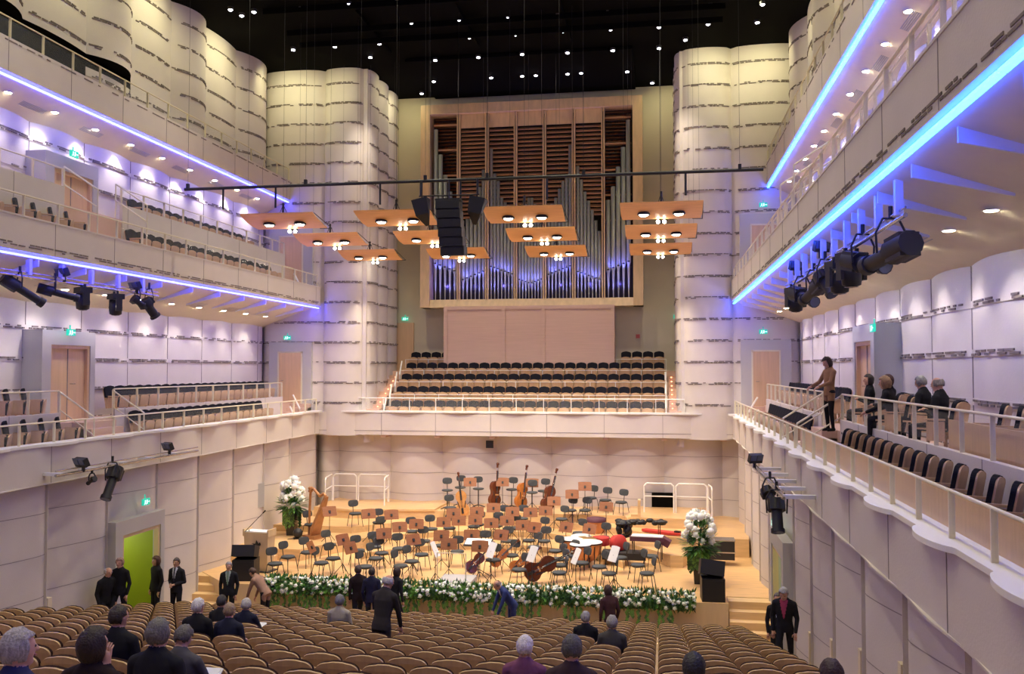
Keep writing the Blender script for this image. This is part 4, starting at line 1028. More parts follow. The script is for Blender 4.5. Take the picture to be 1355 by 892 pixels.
for (u, v, yaw) in ST:
    p = on_stage(u, v, 1.05); lb = 'wooden music stand on the stage %s, %s from the back wall forwards' % (where(u), rank(STL, u, v))
    rz = -math.atan2(p[0], p[1])+yaw*1.0+R_.uniform(-.08, .08)
    if first: msA.location = p; msA.rotation_euler = (0, 0, rz); tag(msA, lb, 'music stand', 'wooden music stands'); first = False
    else: copy_tree(msA, p, rz, lb, None, trM)
msW = music_stand('sheet_music_stand', 'paper', .34, .46, 1.0, 25, 1); trW = subtree(msW); first = True
for (u, v, yaw, lb) in ((650, 728, -.9, 'stand with white sheet music at the centre of the stage front'), (704, 733, -.9, 'stand with white sheets beside the lying bass'), (762, 736, -1.15, 'thin stand with white sheets in front of the timpani'), (812, 733, -.8, 'stand with white sheets right of the drums'), (576, 727, 1.2, 'stand seen edge-on, left of the podium')):
    p = on_stage(u, v, 1.0); rz = -math.atan2(p[0], p[1])+yaw
    if first: msW.location = p; msW.rotation_euler = (0, 0, rz); tag(msW, lb, 'music stand', 'stands with white sheets'); first = False
    else: copy_tree(msW, p, rz, lb, None, trW)
# ---- podium with rail and conductor's desk
p = on_stage(597, 777, 0); r = empty('conductor_podium', (-5.9, 26.0, ZST)); tag(r, 'low grey conductor podium with thin rail at stage front', 'podium')
MB().bx(-.5, .5, -.65, .65, 0, .16).build('platform', 'grey', r)
m = MB(); m.path([(-.42, -.62, .16), (-.42, -.62, 1.05), (.42, -.62, 1.05), (.42, -.62, .16)], .014); m.build('rail', 'rail', r)
r = empty('conductor_desk', (-5.5, 27.3, ZST)); tag(r, 'wide flat conductor desk with white score, behind the podium', 'music stand')
MB().box((0, 0, 1.0), (.85, .5, .03), 0, 0, Matrix.Rotation(.25, 3, 'X')).build('desk', 'dark', r); MB().box((0, 0, 1.03), (.78, .42, .02), 0, 0, Matrix.Rotation(.25, 3, 'X')).build('score', 'paper', r)
MB().tube((0, 0, .05), (0, 0, 1.0), .02).build('pole', 'dark', r); m = MB()
for k in range(3): a = 2.1*k; m.tube((0, 0, .2), (.35*math.cos(a), .35*math.sin(a), .01), .012)
m.build('tripod', 'dark', r)
# ---- string instruments: built lying in the local XZ plane, scroll up +Z, front towards -Y
def strings(name, label, L, woodm, mt, loc, cat, group=None):
    r = empty(name, loc); tag(r, label, cat, group); r.rotation_euler = mt; bl = L*.60; w = bl*.56
    def half(t):   # half width along the body, t from tail (0) to shoulder (1)
        pts = [(0, .0), (.04, .62), (.14, .92), (.25, 1.0), (.36, .88), (.44, .63), (.52, .56), (.60, .60), (.68, .76), (.78, .80), (.88, .68), (.96, .40), (1, .12)]
        for (a, b), (c, d) in zip(pts, pts[1:]):
            if a <= t <= c: k = (t-a)/(c-a); return (b+(d-b)*k)*w/2
        return .1
    N = 30; P = [(half(k/N), k/N*bl) for k in range(N+1)]; O = P+[(-x, z) for x, z in P[::-1][1:-1]]
    dp = L*.10; m = MB(); m.plate(O, dp, None, (0, -dp/2, 0)); 
    m.plate([(x*.90, bl*.5+(z-bl*.5)*.93) for x, z in O], .012, None, (0, -dp/2-.010, 0)); m.plate([(x*.90, bl*.5+(z-bl*.5)*.93) for x, z in O], .012, None, (0, dp/2, 0)); m.build('body', woodm, r)
    m = MB(); m.box((0, -dp/2-.03, bl*1.18), (L*.035, .05, bl*.44)); m.build('neck', 'violind', r)
    m = MB(); m.box((0, -dp/2-.05, bl*.98), (L*.04, .015, bl*.75)); m.build('fingerboard', 'blackplastic', r)
    m = MB(); m.lathe([(.0001, -.05), (L*.03, -.04), (L*.035, 0), (L*.03, .04), (.0001, .05)], (0, -dp/2-.03, L*1.0-.0), 10, 0, Matrix.Rotation(math.pi/2, 3, 'Y')); m.box((0, -dp/2-.02, L*.95), (L*.04, .05, L*.09)); m.build('scroll', 'violind', r)
    m = MB(); m.box((0, -dp/2-.05, bl*.44), (L*.09, .02, .05)); m.build('bridge', 'violinl', r); m = MB(); m.box((0, -dp/2-.035, bl*.20), (L*.05, .015, bl*.22)); m.build('tailpiece', 'blackplastic', r)
    m = MB()
    for s in (-1, 1): m.box((s*w*.23, -dp/2-.012, bl*.44), (.02*L, .01, .16*L), 0, 0, Matrix.Rotation(s*.2, 3, 'Y'))
    m.build('sound_holes', 'blackplastic', r)
    m = MB()
    for q in (-.012, -.004, .004, .012): m.tube((q*L, -dp/2-.062, bl*.3), (q*L*.6, -dp/2-.06, L*.93), .0018, n=4)
    m.build('strings', 'chrome', r); MB().tube((0, 0, 0), (0, 0, -L*.08), .008).build('end_pin', 'chrome', r); return r
def st_at(u, v, h=0): return on_stage(u, v, h)
GB = 'double basses standing at the rear'
for (u, v, wd, ax, ay, az, lb) in ((613, 677, 'violinl', -.10, -.12, .2, 'pale double bass standing leftmost at rear of stage'), (654, 674, 'violind', -.10, .14, .9, 'dark brown double bass, second from the left at the rear'),
                                   (688, 676, 'violin', -.2, .32, .8, 'tilted brown double bass, third from the left at the rear'), (722, 690, 'violind', -.2, .42, .7, 'dark double bass leaning furthest right at the rear')):
    p = st_at(u, v, 0); strings('double_bass', lb, 1.62, wd, (ax, ay, az), p+Vector((0, 0, .13)), 'double bass', GB)
for (u, v, wd, e, lb, L, nm) in ((618, 766, 'violind', (-.55, .75, .0), 'reddish cello resting on the floor right of the podium', 1.2, 'cello'), (650, 757, 'violin', (-.5, .85, 0), 'bright orange cello lying behind the white sheet music', 1.15, 'cello'),
                                 (676, 764, 'violin', (-.5, .95, 0), 'orange cello lying in front of the centre chairs', 1.15, 'cello'), (694, 772, 'violind', (-.35, 1.12, 0), 'long dark double bass lying on its side at centre right', 1.75, 'double_bass')):
    p = st_at(u, v, 0); strings(nm, lb, L, wd, e, p+Vector((0, 0, .22)), 'cello' if nm == 'cello' else 'double bass', 'instruments lying on stage')
# ---- harp
p = st_at(420, 713, 0); r = empty('harp', p, math.radians(65)); tag(r, 'golden-brown concert harp at the left edge of the orchestra', 'harp')
m = MB(); m.path([(0, .42, .12), (0, .40, 1.0), (0, .36, 1.62)], .045, 10); m.lathe([(.03, 0), (.09, .05), (.07, .12), (.10, .18), (.05, .22)], (0, .36, 1.58), 12); m.build('column', 'harpwood', r)
m = MB(); m.path([(0, .36, 1.62), (0, .22, 1.74), (0, .05, 1.62), (0, -.12, 1.50), (0, -.30, 1.60), (0, -.40, 1.52)], .05, 8); m.build('neck', 'harpwood', r)
m = MB(); vs = []
for (y, z, ww, dd) in ((.28, .10, .24, .17), (-.38, 1.50, .08, .08)):
    vs += [(-ww, y-dd, z), (ww, y-dd, z), (ww*.7, y+dd*.2, z+.02), (-ww*.7, y+dd*.2, z+.02)]
m.add(vs, [(0, 1, 2, 3), (7, 6, 5, 4), (0, 4, 5, 1), (1, 5, 6, 2), (2, 6, 7, 3), (3, 7, 4, 0)]); m.build('soundbox', 'harpwood', r)
MB().bx(-.24, .24, -.1, .5, 0, .12).build('pedal_base', 'harpwood', r); m = MB()
for k in range(22): t = k/21; m.tube((0, .27-.62*t, .14+1.3*t), (0, .33-.66*t, 1.60-.0*t), .002, n=4)
m.build('strings', 'chrome', r)
# ---- timpani and percussion
def timpano(u, v, R, lb):
    p = st_at(u, v, .82); r = empty('timpani', p); tag(r, lb, 'kettledrum', 'timpani')
    MB().lathe([(.05, .16), (R*.5, .24), (R*.85, .42), (R, .66), (R, .78)], n=22).build('kettle', 'copper', r); MB().lathe([(R+.012, .76), (R+.015, .80), (R-.02, .815), (.0001, .82)], n=22).build('drum_head', 'drumhead', r)
    m = MB()
    for k in range(4): a = math.pi/2*k+.5; m.tube((R*math.cos(a), R*math.sin(a), .70), (R*.9*math.cos(a), R*.9*math.sin(a), .02), .018)
    m.lathe([(R+.02, .75), (R+.02, .785)], n=22); m.build('stand', 'dark', r)
timpano(757, 712, .34, 'timpani drum with white head, leftmost'); timpano(769, 708, .33, 'timpani drum with white head, rear'); timpano(768, 719, .33, 'timpani drum with white head, in front between the others'); timpano(780, 716, .40, 'largest copper timpani drum with white head, right')
p = st_at(789, 689, .2); r = empty('side_drum', p); tag(r, 'wooden drum with plum cloth at the rear right', 'drum'); MB().lathe([(.30, 0), (.34, .5), (.34, .52), (.0001, .52)], n=18).build('shell', 'copper', r); MB().lathe([(.35, .40), (.35, .53), (.0001, .54)], n=18).build('cloth_cover', 'purple', r)
for (u, v, lb) in ((781, 704, 'brass cymbal on a stand near the timpani, right one'), (771, 703, 'brass cymbal on a stand near the timpani, left one')):
    p = st_at(u, v, .8); r = empty('cymbal_stand', p); tag(r, lb, 'cymbal', 'cymbals'); MB().lathe([(.24, .80), (.05, .85), (.0001, .86)], n=16, mt=Matrix.Rotation(.3, 3, 'X')).build('cymbal', 'brass', r); MB().tube((0, 0, 0), (0, -.2, .8), .012).build('stand', 'dark', r)
def blob(name, parts, m_, p, lb, cat):
    m = MB(); rnd = random.Random(len(lb))
    for (c, rr) in parts: m.ball(c, rr, 8)
    o = m.build(name, m_, None, p); tag(o, lb, cat); return o
p = st_at(818, 737, 0); r = empty('bass_drum', p, .3); tag(r, 'red cloth-covered upright drum right of the timpani', 'drum')
MB().lathe([(.24, -.15), (.26, -.13), (.26, .13), (.24, .15), (.0001, .155)], (0, 0, .46), 20, 0, Matrix.Rotation(math.radians(50), 3, 'Y') @ Matrix.Rotation(math.radians(70), 3, 'X')).build('cloth_cover', 'red', r); MB().tube((-.3, -.2, 0), (-.2, 0, .3), .02).tube((.3, -.2, 0), (.2, 0, .3), .02).bx(-.5, .4, -.25, .3, 0, .08).build('stand', 'dark', r)
p = st_at(795, 733, .0); tag(MB().lathe([(.28, 0), (.29, .03), (.29, .24), (.28, .26), (.0001, .27)], n=16).build('small_drum', ['red'], None, p+Vector((0, 0, .3))), 'small red drum beside the timpani', 'drum')
p = st_at(828, 739, 0); o = MB().bx(-.75, .65, -.3, .35, 0, .22).build('instrument_case', 'blackplastic', None, p); tag(o, 'long black instrument case flat on the floor behind chairs', 'case')
p = st_at(849, 712, 0); r = empty('percussion_table', p, .15); tag(r, 'table draped with lumpy black cloth, rear right', 'table'); m = MB(); rn = random.Random(4)
for k in range(60): m.ball((rn.uniform(-.78, .78), rn.uniform(-.2, .2), .74+rn.uniform(-.02, .06)), (rn.uniform(.08, .16), .12, rn.uniform(.04, .08)), 6)
for k in range(14): m.ball((rn.uniform(-.8, -.4), rn.uniform(-.2, .1), rn.uniform(.4, .72)), (.10, .14, .14), 6)
m.build('black_cloth', 'blackplastic', r); m = MB()
for x in (-.6, .6):
    for y in (-.2, .2): m.tube((x, y, 0), (x, y, .75), .015)
m.build('legs', 'dark', r)
p = st_at(857, 741, 0); r = empty('percussion_stool', p, -.1); tag(r, 'padded bench with plum drape and white top, right of stage', 'bench'); MB().bx(-.55, .55, -.22, .22, .62, .76).box((.6, 0, .6), (.25, .4, .22), 0, 0, Matrix.Rotation(.5, 3, 'Y')).build('drape', 'purple', r); MB().bx(-.5, .5, -.2, .2, .76, .79).build('white_top', 'paper', r); m = MB()
for x in (-.45, .45): m.tube((x, -.18, 0), (x, -.18, .62), .014); m.tube((x, .18, 0), (x, .18, .62), .014)
m.build('legs', 'dark', r)
p = st_at(880, 707, 0); r = empty('red_zither', p, -.35); tag(r, 'flat red board-like instrument lying on the right riser', 'instrument'); MB().prism([(-.9, .1), (-.8, .28), (.8, .12), (.9, -.12), (.2, -.2), (-.7, -.05)], .02, .10).build('board', 'red', r); MB().box((.45, 0, .13), (.2, .16, .05)).build('clamp', 'dark', r)
p = st_at(846, 697, 0); tag(MB().bx(-.05, .05, -.18, .18, 0, .62).bx(-.3, .0, -.12, .12, 0, .1).build('wooden_wedge', 'stepwood', None, p), 'small upright wooden flap at the corner of the rear riser', 'board')
# ---- lectern with emblem and microphone
p = st_at(343, 755, 0); r = empty('lectern', p, -.12); tag(r, 'blond wooden lectern with small black winged emblem at left', 'lectern')
m = MB(); vs = [(-.38, -.18, 0), (.38, -.18, 0), (.38, .18, 0), (-.38, .18, 0), (-.43, -.22, 1.22), (.43, -.22, 1.22), (.43, .22, 1.22), (-.43, .22, 1.22)]
m.add(vs, [(0, 3, 2, 1), (4, 5, 6, 7), (0, 1, 5, 4), (1, 2, 6, 5), (2, 3, 7, 6), (3, 0, 4, 7)]); m.build('body', 'frontwood', r)
MB().bx(-.45, -.41, -.24, .24, 1.1, 1.32).bx(.41, .45, -.24, .24, 1.1, 1.32).build('side_cheek', 'frontwood', r); MB().bx(-.42, .42, -.2, .2, 1.22, 1.25).build('reading_top', 'paper', r); MB().bx(-.5, .5, -.28, .28, 0, .03).build('base', 'dark', r)
m = MB(); y = -.222; E_ = [(-.17, .80), (-.06, .84), (-.14, .88), (-.01, .88), (.02, .99), (.10, .88), (.15, .93), (.18, .85), (.13, .80), (.14, .73), (.09, .79), (.0, .79), (-.02, .73), (-.06, .79)]
m.add([(x*1.0, y-.004, z) for x, z in E_]+[(x, y+.01, z) for x, z in E_], [tuple(range(14))]+[(i, (i+1) % 14, 14+(i+1) % 14, 14+i) for i in range(14)]); m.build('winged_emblem', 'blackplastic', r)
p = st_at(329, 756, 0); r = empty('microphone_stand', p); tag(r, 'thin black microphone stand with angled boom at the lectern', 'microphone stand'); MB().tube((0, 0, 0), (0, 0, 1.3), .013).lathe([(.16, 0), (.15, .03), (.0001, .035)], n=12).build('pole', 'dark', r); MB().tube((-.15, 0, 1.22), (.48, .0, 1.85), .010).build('boom', 'dark', r); MB().tube((.46, 0, 1.83), (.54, 0, 1.91), .022).build('microphone', 'dark', r)
# ---- vases with flowers
def spray(mbl, mbf, c, R, n, rnd, flat=.8, fl=.07, lf=.16, lean=0):
    for k in range(n):
        a = rnd.uniform(0, 6.28); t = rnd.uniform(-.6, 1); q = math.sqrt(max(0, 1-t*t))*R*rnd.uniform(.75, 1.05)
        p = Vector((c[0]+q*math.cos(a), c[1]+q*math.sin(a), c[2]+t*R*flat*1.3))
        d = (p-Vector(c)).normalized(); s = d.cross(Vector((0, 0, 1))); s = s.normalized() if s.length > .1 else Vector((1, 0, 0))
        if rnd.random() < .5: 
            w = s*rnd.uniform(.02, .05); e = p+d*rnd.uniform(.5, 1.2)*lf+Vector((0, 0, rnd.uniform(-.08, .03)))
            mbl.add([tuple(p-d*lf*.6), tuple((p+e)/2+w), tuple(e), tuple((p+e)/2-w)], [(0, 1, 2, 3)], rnd.choice((0, 1)))
        if mbf is not None and rnd.random() < .55: flower(mbf, p, d, fl*rnd.uniform(.7, 1.2), rnd)
def flower(mb, p, d, r, rnd):
    r = r*.85
    s = d.cross(Vector((.3, .2, 1))).normalized(); t = d.cross(s)
    for k in range(6):
        a = k*1.047+rnd.random(); o = s*math.cos(a)+t*math.sin(a); q = s*math.cos(a+.5)+t*math.sin(a+.5)
        mb.add([tuple(p-d*r*.3), tuple(p+o*r+d*r*.25), tuple(p+(o+q)*r*.62+d*r*.5), tuple(p+q*r+d*r*.25)], [(0, 1, 2, 3)])
    mb.ball(tuple(p+d*r*.2), r*.8, 6)
def big_flowers(u, v, lb, seed, Hv, R, sp):
    p = st_at(u, v, 0); r = empty('flower_vase', p); tag(r, lb, 'vase of flowers', 'tall vases of white flowers'); rnd = random.Random(seed)
    vs = MB(); a, b = .14, .20; vs.add([(-a, -a, 0), (a, -a, 0), (a, a, 0), (-a, a, 0), (-b, -b, Hv), (b, -b, Hv), (b, b, Hv), (-b, b, Hv)], [(0, 3, 2, 1), (4, 5, 6, 7), (0, 1, 5, 4), (1, 2, 6, 5), (2, 3, 7, 6), (3, 0, 4, 7)]); vs.build('vase', 'vase', r)
    l = MB(); spray(l, None, (0, 0, Hv+.12), .42, 500, rnd, .55, .07, .30); spray(l, None, (0, 0, Hv+sp*.5), R*.85, 330, rnd, 1.0, .07, .16)
    for k in range(60):      # trailing strands
        a = rnd.uniform(0, 6.28); x, y = .30*math.cos(a), .30*math.sin(a); L = rnd.uniform(.2, .75)
        for j in range(7):
            z = Hv+.05-L*j/7; l.add([(x, y, z), (x+.05, y, z-.05), (x+.01, y+.01, z-.12), (x-.05, y, z-.05)], [(0, 1, 2, 3)], rnd.choice((0, 1)))
    o = l.build('greenery', ['leaf', 'leafd'], r); o['kind'] = 'stuff'
    for k in range(52):
        t = rnd.uniform(0, 1); z = Hv+.14+sp*t; q = R*1.22*math.sqrt(max(0, 1-(1.75*t-.75)**2))*rnd.uniform(.75, 1.05); a = rnd.uniform(0, 6.28); f = MB()
        flower(f, Vector((0, 0, 0)), Vector((math.cos(a)*.8, math.sin(a)*.8-.3, .5)).normalized(), rnd.uniform(.12, .17), rnd); f.build('blossom', 'petal', r, (q*math.cos(a), q*math.sin(a), z))
big_flowers(386, 708, 'tall vase with white lilies and green drape, left of the harp', 3, .95, .34, .95)
big_flowers(925, 772, 'black vase with large white flowers at front right of stage', 9, 1.0, .34, .95)
p = st_at(394, 713, 0); r = empty('floor_spotlight', p, .5); tag(r, 'small round black floor lamp beside the left flower vase', 'floor lamp'); MB().lathe([(.0001, -.12), (.12, -.10), (.17, 0), (.15, .12), (.0001, .14)], (0, 0, .20), 14, 0, Matrix.Rotation(1.2, 3, 'X')).build('lamp_head', 'blackplastic', r); MB().box((0, 0, .02), (.3, .2, .04)).tube((-.35, 0, .01), (0, 0, .02), .01).build('foot', 'dark', r)
# ---- loudspeakers at the stage front
def stagebox(x, y, lb, rot, w, h1, h2, tilt):
    r = empty('stage_speaker', (x, y, ZST), rot); tag(r, lb, 'loudspeaker', 'black speakers at the stage corners')
    MB().bx(-w/2, w/2, -.3, .3, 0, h1).build('subwoofer', 'blackplastic', r); MB().bx(-w/2+.04, w/2-.04, -.31, -.3, .05, h1-.05).build('grille', 'dark', r)
    MB().box((-.02, 0, h1+h2/2+.05), (w*1.05, .5, h2), 0, 0, Matrix.Rotation(tilt, 3, 'Y') @ Matrix.Rotation(-.25, 3, 'X')).build('top_speaker', 'blackplastic', r)
stagebox(1.45, 25.5, 'black speaker stack with tilted top box at right stage corner', .05, .62, .62, .40, .12)
stagebox(-12.35, 25.7, 'black two-box speaker stack at left stage corner', .15, .66, .62, .34, 0)
p = st_at(934, 738, 0); r = empty('equipment_case', p); tag(r, 'low black and silver equipment case behind the right vase', 'case'); MB().bx(-.1, .9, -.3, .3, 0, .22).bx(-.1, .9, -.3, .3, .26, .62).build('case_body', 'blackplastic', r); MB().bx(-.12, .92, -.31, .31, .22, .26).bx(-.12, .92, -.31, .31, .60, .63).build('metal_edge', 'chrome', r)
# ---- white railings on the rear risers
def stage_rail(P, lb):
    r = empty('stage_railing', P[0]); tag(r, lb, 'railing', 'white stage railings'); P = [Vector(q)-Vector(P[0]) for q in P]
    for a, b in zip(P, P[1:]):
        d = (b-a).normalized(); a2, b2 = a+d*.04, b-d*.04; H = 1.08
        m = MB(); m.path([a2, a2+Vector((0, 0, H-.1)), a2+d*.1+Vector((0, 0, H)), b2-d*.1+Vector((0, 0, H)), b2+Vector((0, 0, H-.1)), b2], .028, 8); m.build('frame', 'railwhite', r)
        MB().tube(a2+Vector((0, 0, .6)), b2+Vector((0, 0, .6)), .022).build('mid_rail', 'railwhite', r)
zt_ = -5.38
A = [atZ(425, 676, zt_), (-12.75, 35.4, zt_), (-10.75, 35.4, zt_), (-8.9+.0, 35.4, zt_), (-8.55, 34.2, zt_)]
xr = [float(atY(u, 660, 35.4)[0]) for u in (441, 474, 517)]
stage_rail([(-13.0, 33.9, zt_), (xr[0], 35.3, zt_), (xr[1], 35.3, zt_), (xr[2]-.05, 35.3, zt_), (xr[2]+.1, 34.2, zt_)], 'white tubular railing at the back left of the stage')
xr = [float(atY(u, 660, 34.3)[0]) for u in (851, 893, 937)]
stage_rail([(xr[0], 34.3, zt_), (xr[1], 34.3, zt_), (xr[2], 34.3, zt_), (xr[2]+.1, 33.4, zt_)], 'white tubular railing at the back right of the stage')
p = atY(872, 664, 35.62); r = empty('wall_opening', (p[0], 35.60, p[2])); tag(r, 'dark rectangular hatch in the back wall behind the right stage railing', 'hatch'); MB().box((0, 0, 0), (1.15, .08, .72)).build('hatch_interior', 'black', r); MB().box((-.42, -.045, 0), (.28, .02, .70)).build('open_shutter', 'grey', r)
# ---- flower garland along the stage front
def garland():
    r = empty('flower_garland', (-11.0, 25.0, ZST)); tag(r, 'long garland of white flowers and greenery along the stage edge', 'flower garland'); rnd = random.Random(77)
    x0, x1 = -11.35, .95; l = MB(); fl = MB(); n = 0
    for k in range(3600):
        x = rnd.uniform(x0, x1)+11.0; a = rnd.uniform(-.9, 2.6); R = .26*rnd.uniform(.7, 1.1); y = -R*math.cos(a)*.9-.02; z = R*math.sin(a)*.9+.03; p = Vector((x, y, z)); d = Vector((rnd.uniform(-.5, .5), -math.cos(a), math.sin(a))).normalized()
        s = d.cross(Vector((1, 0, .2))).normalized(); s = (s+Vector((rnd.uniform(-1, 1), 0, 0))).normalized(); w = s*rnd.uniform(.02, .045); e = p+d*rnd.uniform(.08, .2)
        l.add([tuple(p-d*.08), tuple((p+e)/2+w), tuple(e), tuple((p+e)/2-w)], [(0, 1, 2, 3)], rnd.choice((0, 1, 1)))
    x = x0
    while x < x1:
        l.ball((x+11, -.06+rnd.uniform(-.02, .02), -.01+rnd.uniform(-.02, .02)), (.13, .17, .19), 6, rnd.choice((0, 1, 1))); x += .11
    x = x0
    while x < x1:
        L = rnd.uniform(.15, .62); 
        if rnd.random() < .75:
            for j in range(10): z = -.15-L*j/10; xx = x+11+rnd.uniform(-.04, .04); l.add([(xx, -.22, z), (xx+.045, -.23, z-.05), (xx, -.23, z-.12), (xx-.045, -.22, z-.05)], [(0, 1, 2, 3)], rnd.choice((0, 0, 1)))
        x += rnd.uniform(.06, .2)
    o = l.build('greenery', ['leaf', 'leafd'], r); o['kind'] = 'stuff'
    prot = [ (lambda f: (flower(f, Vector((0, 0, 0)), Vector((rnd.uniform(-.3, .3), -.7, .6)).normalized(), .075, rnd), f.build('blossom', 'petal', r))[1])(MB()) for _ in range(4)]
    for k in range(400):
        x = rnd.uniform(x0, x1)+11.0; a = rnd.uniform(-.6, 1.9); R = .27*rnd.uniform(.9, 1.1); p = (x, -R*math.cos(a)*.9-.04, R*math.sin(a)*.95+.03)
        if k < 96:
            if k < 4: o = prot[k]
            else: o = prot[k % 4].copy(); COL.objects.link(o); o.parent = r
            o.location = p; o.scale = [rnd.uniform(.7, 1.2)]*3
        else: flower(fl, Vector(p), Vector((rnd.uniform(-.3, .3), -.7, .6)).normalized(), rnd.uniform(.045, .08), rnd)
    o = fl.build('blossoms', 'petal', r); o['kind'] = 'stuff'
garland()
# ================================================================ people
SK = {'skin': mat('skin', (.58, .32, .22), .55, var=.05), 'eye': mat('eye_dark', (.03, .02, .02), .3), 'lip': mat('lips', (.42, .16, .13), .5)}
CL = {}
def cloth(c):
    if c not in CL: CL[c] = mat('cloth_%d' % (len(CL)+1), c, .85, var=.12, scale=9, spec=.2)
    return CL[c]
def hairm(c):
    k = ('h', c)
    if k not in CL: CL[k] = mat('hair_%d' % (len(CL)+1), c, .6, var=.35, scale=26, wood=True, wdir=(3, 3, .6), bump=.5, bscale=60)
    return CL[k]
def V(*a): return Vector(a)
def make_person(loc, rz, pose, label, jacket=(.015, .015, .018), legs=(.015, .015, .02), hair=(.03, .02, .015), style='short', shirt=None, group=None, lean=0, turn=0, nod=0, H=1.0, arms='rest', skirt=False, paper=False, broad=1.0, vox=.014, name='person', tie=None):
    sit = pose == 'sit'; caps = []; mb = MB()
    pz = .56 if sit else .94; pel = V(0, 0, pz)
    TL = Matrix.Rotation(-math.radians(lean), 3, 'X')           # lean forward (towards +Y)
    def T(x, y, z): return pel + TL @ V(x*broad, y, z)
    def cap(a, b, ra, rb, t):
        caps.append((a, b, ra, rb, t)); mb.tube(a, b, ra, rb, 10); mb.ball(a, ra*.99, 8); mb.ball(b, rb*.99, 8)
    # torso
    secs = [(-.10, .165, .125), (.0, .17, .13), (.12, .150, .115), (.25, .165, .12), (.38, .19, .125), (.46, .19, .11), (.525, .14, .095), (.57, .08, .078), (.60, .06, .062)]
    if skirt or style == 'bob': secs = [(z, rx*.92, ry*.95) for z, rx, ry in secs]
    n = 16; vs = []
    for (z, rx, ry) in secs:
        for i in range(n):
            a = 2*math.pi*i/n; vs.append(tuple(T(rx*math.cos(a), ry*math.sin(a)+(.0 if z < .3 else -.01), z)))
    mb.add(vs, [(k*n+i, k*n+(i+1) % n, (k+1)*n+(i+1) % n, (k+1)*n+i) for k in range(len(secs)-1) for i in range(n)]+[tuple(range(n-1, -1, -1)), tuple(range(len(secs)*n-n, len(secs)*n))])
    caps.append((T(0, 0, -.04), T(0, 0, .42), .15, .15, 'jacket')); caps.append((T(-.1, 0, .43), T(.1, 0, .43), .09, .09, 'jacket')); caps.append((T(0, 0, .48), T(0, -.01, .55), .10, .075, 'jacket'))
    nk = T(0, 0, .56); caps.append((T(0, 0, .575), T(0, .01, .62), .055, .055, 'skin'))
    # head
    HR = Matrix.Rotation(math.radians(turn), 3, 'Z') @ Matrix.Rotation(-math.radians(nod+lean*.55), 3, 'X')
    hc = T(0, .0, .60)+HR @ V(0, .022, .092)
    def Hd(x, y, z): return hc+HR @ V(x, y, z)
    mt = HR @ Matrix(((.076, 0, 0), (0, .094, 0), (0, 0, .112)))
    prof = [(max(1e-5, math.sin(math.pi*k/12)), -math.cos(math.pi*k/12)) for k in range(13)]
    mb.lathe(prof, hc, 16, 0, mt)
    caps.append((Hd(0, 0, -.02), Hd(0, 0, .03), .085, .085, 'skin'))
    cap(Hd(0, .035, -.075), Hd(0, .055, -.085), .045, .032, 'skin'); cap(T(0, 0, .54), Hd(0, -.02, -.04), .062, .058, 'skin')
    cap(Hd(0, .092, .012), Hd(0, .108, -.022), .010, .016, 'skin')
    for s in (-1, 1): mb.ball(Hd(s*.076, -.005, -.005), (.012, .022, .03), 6); cap(Hd(s*.03, .078, .028), Hd(s*.045, .07, .024), .012, .010, 'skin')
    # arms
    sh = [T(s*.18, -.01, .455) for s in (-1, 1)]; wr = []; fing = MB()
    for s, S in zip((-1, 1), sh):
        if arms == 'rest' and not sit: el = S+V(s*.06, -.03, -.28); w_ = el+V(-s*.02, .08, -.25)
        elif arms == 'rest': el = S+V(s*.05, .04, -.28); w_ = el+V(-s*.08, .23, -.02)
        elif arms == 'fold': el = S+V(s*.06, .02, -.27); w_ = el+V(-s*.19, .20, .06)
        elif arms == 'down': el = S+V(s*.03, .10, -.27); w_ = el+V(-s*.02, .10, -.25)
        elif arms == 'fwd': el = S+V(s*.06, .12, -.24); w_ = el+V(-s*.06, .24, -.10)
        elif arms == 'cheek': el = S+(V(.07, .16, -.22) if s > 0 else V(-.06, .04, -.27)); w_ = Hd(.085, .05, -.16) if s > 0 else el+V(.10, .22, -.0)
        elif arms == 'front': el = S+V(s*.06, -.02, -.28); w_ = el+V(-s*.16, .18, -.04)
        cap(T(s*.04, -.01, .53), S, .050, .066, 'jacket'); cap(S, el, .066, .050, 'jacket'); cap(el, w_, .049, .036, 'jacket')
        d = (w_-el).normalized()
        if arms == 'cheek' and s > 0: d = (Hd(.07, .06, -.04)-w_).normalized()
        pc = w_+d*.055; cap(w_+d*.01, w_+d*.085, .027, .033, 'skin'); wr.append(pc)
        side = d.cross(V(0, 0, 1)); side = side.normalized() if side.length > .2 else V(1, 0, 0); up = side.cross(d).normalized()
        for k, (L, o) in enumerate(((.068, -.028), (.078, -.010), (.074, .009), (.058, .026))):
            a = w_+d*.10+side*o; b_ = a+d*L*.5-up*.012; c_ = b_+d*L*.35-up*L*.40
            fing.tube(a-d*.02, b_, .0095, .0088, 6); fing.tube(b_, c_, .0088, .0065, 6); fing.ball(c_, .0068, 5); fing.ball(b_, .0088, 5)
        a = w_+d*.045-side*s*.030; b_ = a-side*s*.030+d*.03; c_ = b_+d*.032; fing.tube(a, b_, .011, .010, 6); fing.tube(b_, c_, .010, .007, 6); fing.ball(c_, .0075, 5)
